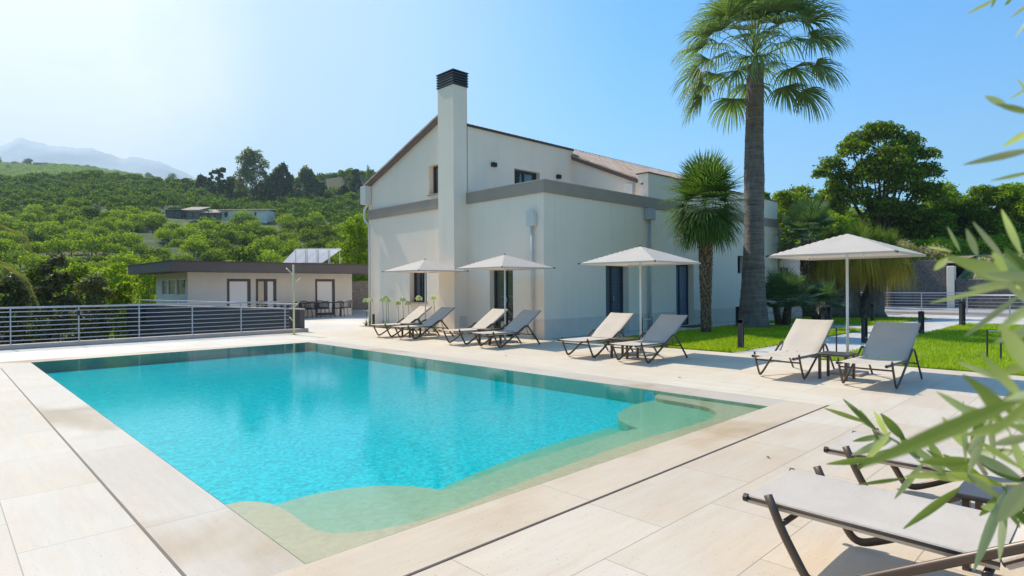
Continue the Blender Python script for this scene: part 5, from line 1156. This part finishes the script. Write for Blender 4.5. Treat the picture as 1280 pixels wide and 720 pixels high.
# ------------------------------------------------------------------ olive tree in the foreground (trunk stands to the right, outside the frame)
OLEAF=[
((0.8951, 0.247, 1.3154), (0.8759, 0.2934, 1.3308), 0.0075),((0.8997, 0.2426, 1.3079), (0.8761, 0.2655, 1.3433), 0.0064),((0.8997, 0.2426, 1.309), (0.8891, 0.2529, 1.3325), 0.0096),((0.8736, 0.1983, 1.3047), (0.8635, 0.222, 1.3357), 0.014),((0.883, 0.2031, 1.2919), (0.8695, 0.244, 1.2722), 0.0101),((0.8607, 0.2108, 1.3148), (0.8591, 0.2401, 1.271), 0.011),((0.8171, 0.2112, 1.2906), (0.7923, 0.263, 1.2782), 0.0096),((0.3557, 0.0315, 1.4502), (0.3435, 0.099, 1.4049), 0.009),((0.8839, 0.1744, 1.3051), (0.873, 0.1572, 1.2767), 0.0138),((0.8384, 0.1906, 1.2664), (0.8198, 0.2364, 1.2524), 0.0058),((0.8507, 0.1509, 1.2782), (0.8261, 0.1886, 1.2715), 0.0103),((0.8324, 0.1129, 1.2818), (0.8111, 0.1474, 1.3092), 0.0132),((0.8081, 0.0808, 1.2948), (0.7969, 0.1194, 1.3175), 0.0149),((0.8128, 0.1319, 1.2758), (0.7671, 0.1761, 1.2304), 0.0106),((0.7962, 0.0923, 1.2858), (0.7477, 0.1114, 1.2121), 0.0116),((0.7979, 0.0906, 1.2684), (0.7813, 0.0789, 1.255), 0.0074),((0.5267, 0.0469, 1.3686), (0.536, 0.0657, 1.3331), 0.0139),((0.6187, 0.097, 1.3521), (0.6175, 0.0982, 1.4021), 0.0053),((0.636, 0.0804, 1.3533), (0.6328, 0.0834, 1.394), 0.006),((0.5331, 0.0686, 1.4026), (0.5458, 0.0842, 1.3763), 0.0062),((0.5277, 0.046, 1.4134), (0.5343, 0.0674, 1.4025), 0.0064),((0.5269, 0.0468, 1.398), (0.533, 0.0686, 1.3869), 0.0075),((0.59, 0.0553, 1.3546), (0.5806, 0.0643, 1.3883), 0.0072),((0.4722, 0.0441, 1.5008), (0.486, 0.0863, 1.5183), 0.012),((0.4867, 0.0856, 1.5172), (0.4806, 0.0916, 1.5088), 0.0064),((0.4701, 0.0461, 1.5009), (0.4782, 0.0939, 1.4869), 0.0048),((0.4697, 0.0464, 1.4932), (0.4698, 0.0741, 1.4662), 0.0043),((0.5166, 0.0567, 1.501), (0.5243, 0.0771, 1.5051), 0.0048),((0.5485, 0.0537, 1.52), (0.5386, 0.0633, 1.5515), 0.0056),((0.5396, 0.0622, 1.5167), (0.5365, 0.0792, 1.5442), 0.0067),((0.5264, 0.0751, 1.5191), (0.5208, 0.0805, 1.5382), 0.0056),((0.4746, 0.0417, 1.5008), (0.4758, 0.0545, 1.5222), 0.0096),((0.6161, 0.0996, 1.5268), (0.6085, 0.1069, 1.5476), 0.0033),((0.6113, 0.1042, 1.5269), (0.596, 0.119, 1.531), 0.0027),((0.3954, 0.0348, 1.4895), (0.4085, 0.05, 1.4744), 0.0056),((0.3441, 0.0289, 1.4597), (0.3583, 0.0429, 1.4809), 0.009),((0.4646, 0.0513, 1.4404), (0.4665, 0.0774, 1.4505), 0.0058),((0.4414, 0.046, 1.4247), (0.4443, 0.071, 1.4454), 0.0073),((0.3923, 0.0378, 1.4415), (0.4017, 0.0565, 1.4633), 0.0056),((0.4216, 0.0373, 1.4568), (0.4317, 0.0554, 1.4474), 0.006),((0.4645, 0.0514, 1.4107), (0.4733, 0.0707, 1.4372), 0.0048),((0.7669, 0.0928, 1.7848), (0.7698, 0.1178, 1.7779), 0.0048),((0.7669, 0.0928, 1.788), (0.7628, 0.0968, 1.7752), 0.0032),((0.7784, 0.0817, 1.7863), (0.7726, 0.0873, 1.7775), 0.004),((0.7261, 0.0627, 1.7579), (0.7377, 0.0793, 1.7522), 0.0044),((0.725, 0.0637, 1.7447), (0.7144, 0.074, 1.7243), 0.0051),((0.5155, 0.0577, 1.6183), (0.5178, 0.0694, 1.6279), 0.0064),((0.5021, 0.0429, 1.6073), (0.5106, 0.0626, 1.6195), 0.0051),((0.6598, 0.0573, 1.6545), (0.6507, 0.066, 1.6705), 0.0033),((0.6608, 0.0563, 1.6651), (0.6464, 0.0703, 1.6532), 0.0027),((0.5565, 0.0459, 1.6096), (0.5649, 0.0657, 1.5997), 0.0067),((0.5284, 0.0452, 1.5894), (0.5441, 0.0857, 1.587), 0.0064),((0.5821, 0.049, 1.5819), (0.5838, 0.0752, 1.5785), 0.0035),]
OBR=[
[(0.786, 0.0465, 1.3093), (0.8093, 0.0796, 1.2915), (0.8349, 0.1105, 1.2783), (0.8534, 0.1483, 1.2763), (0.8655, 0.1783, 1.2815), (0.8786, 0.2073, 1.2991), (0.8922, 0.2359, 1.3082), (0.8978, 0.2584, 1.3175)],[(0.4509, 0.0229, 1.5103), (0.4514, 0.0363, 1.4962), (0.4704, 0.0457, 1.4999), (0.4907, 0.0539, 1.502)],[(0.4644, 0.0238, 1.4698), (0.4613, 0.0406, 1.4915), (0.4704, 0.0457, 1.4989)],[(0.5693, 0.0336, 1.3843), (0.5269, 0.0468, 1.398), (0.5162, 0.0571, 1.4061)],[(0.355, 0.0183, 1.4561), (0.3557, 0.0315, 1.4502)],[(0.788, 0.0445, 1.7811), (0.7658, 0.0661, 1.7782), (0.7669, 0.0928, 1.788)],[(0.5431, 0.0311, 1.6085), (0.5301, 0.0437, 1.6129)],[(0.5701, 0.0327, 1.5915), (0.5409, 0.0471, 1.5917)],[(0.8219, 0.0953, 1.2849), (0.7967, 0.0918, 1.2635)],[(0.8325, 0.1129, 1.2906), (0.6202, 0.0956, 1.3628), (0.6107, 0.077, 1.3937)],]
ot=thing('olive_tree','olive branches with narrow grey green leaves reaching in from the right, close to the camera','olive tree',(1.35,-.55,0))
Oo=np.array([1.35,-.55,0]);rg=np.random.default_rng(99);Vs=[];Fs=[]
def olive_leaf(a,b,w,flip=1):
    a=np.array(a);b=np.array(b);d=b-a;L=np.linalg.norm(d);d/=L;view=(a+b)/2-np.array([0,0,1.5]);view/=np.linalg.norm(view)
    s_=np.cross(d,view);s_/=np.linalg.norm(s_);nrm=np.cross(s_,d);tw=rg.normal()*.45;s2=s_*math.cos(tw)+nrm*math.sin(tw);n2=np.cross(s2,d)
    if n2[2]<0 and rg.random()<.85: s2=-s2;n2=-n2
    bend=(rg.random()-.3)*.10*L;base=sum(len(v) for v in Vs);K=10;V=[]
    for j in range(K+1):
        t=j/K;wd=w*.5*(math.sin(math.pi*(t*.94+.03))**.8)*(1.15-.3*t);c=a+d*L*t+nrm*bend*math.sin(math.pi*t)
        V+=[c-s2*wd,c-n2*wd*.18,c+s2*wd]
    Vs.append(np.array(V)-Oo)
    for j in range(K):
        for q in (0,1): Fs.append([base+3*j+q,base+3*j+q+1,base+3*j+q+4,base+3*j+q+3])
for a,b,w_ in OLEAF: olive_leaf(a,b,w_*.82)
for bi,n_ in ((0,13),(1,6),(2,6),(3,8),(8,5),(9,10),(4,5)):
    br=[np.array(p) for p in OBR[bi]]
    for q in range(n_):
        t=rg.random()*(len(br)-1.001);i_=int(t);a=br[i_]*(1-t+i_)+br[i_+1]*(t-i_);tg=br[min(i_+1,len(br)-1)]-br[i_];tg/=np.linalg.norm(tg)+1e-9
        d=tg*.55+rg.normal(size=3)*.55;d/=np.linalg.norm(d);sc_=max(.35,min(1,np.linalg.norm(a[:2])/.75));olive_leaf(a,a+d*(.035+.03*rg.random())*sc_,(.0088*sc_)*(.8+.4*rg.random()))
# more leaves on twigs outside the picture, towards the trunk
tw=[[(1.25,-.45,1.25),(1.05,-.2,1.30),OBR[0][0]],[(1.25,-.45,1.35),(.75,-.3,1.5),OBR[1][0]],[(1.25,-.45,1.35),(.7,-.35,1.45),OBR[2][0]],[(1.25,-.45,1.25),(.8,-.25,1.35),OBR[3][0]],[(1.25,-.45,1.3),(.5,-.25,1.45),OBR[4][0]],[(1.3,-.5,1.6),(1.1,-.2,1.95),OBR[5][0]],[(1.3,-.5,1.55),(.9,-.3,1.7),OBR[6][0]],[(1.3,-.5,1.5),(.9,-.3,1.65),OBR[7][0]]]
m=MB()
for br in tw:
    P=rounded([np.array(p)-Oo for p in br],.2,4);m.tube(P,[.008-.0055*i/(len(P)-1) for i in range(len(P))],7)
for br in OBR:
    P=[np.array(p)-Oo for p in br];m.tube(P,[.0024-.0012*i/(len(P)-1) for i in range(len(P))],7)
m.build('twigs',M['olive_twig'],ot,smooth=True)
m=MB();P=rounded([(.25,-.25,-.02),(.15,-.1,.6),(-.05,.08,1.2),(-.05,.05,1.75),(.2,-.3,2.5)],.3,4);m.tube(P,[.085-.055*i/(len(P)-1) for i in range(len(P))],10);m.build('trunk',M['bark'],ot,smooth=True)
npmesh('leaves',np.vstack(Vs),Fs,M['olive'],ot,smooth=True)
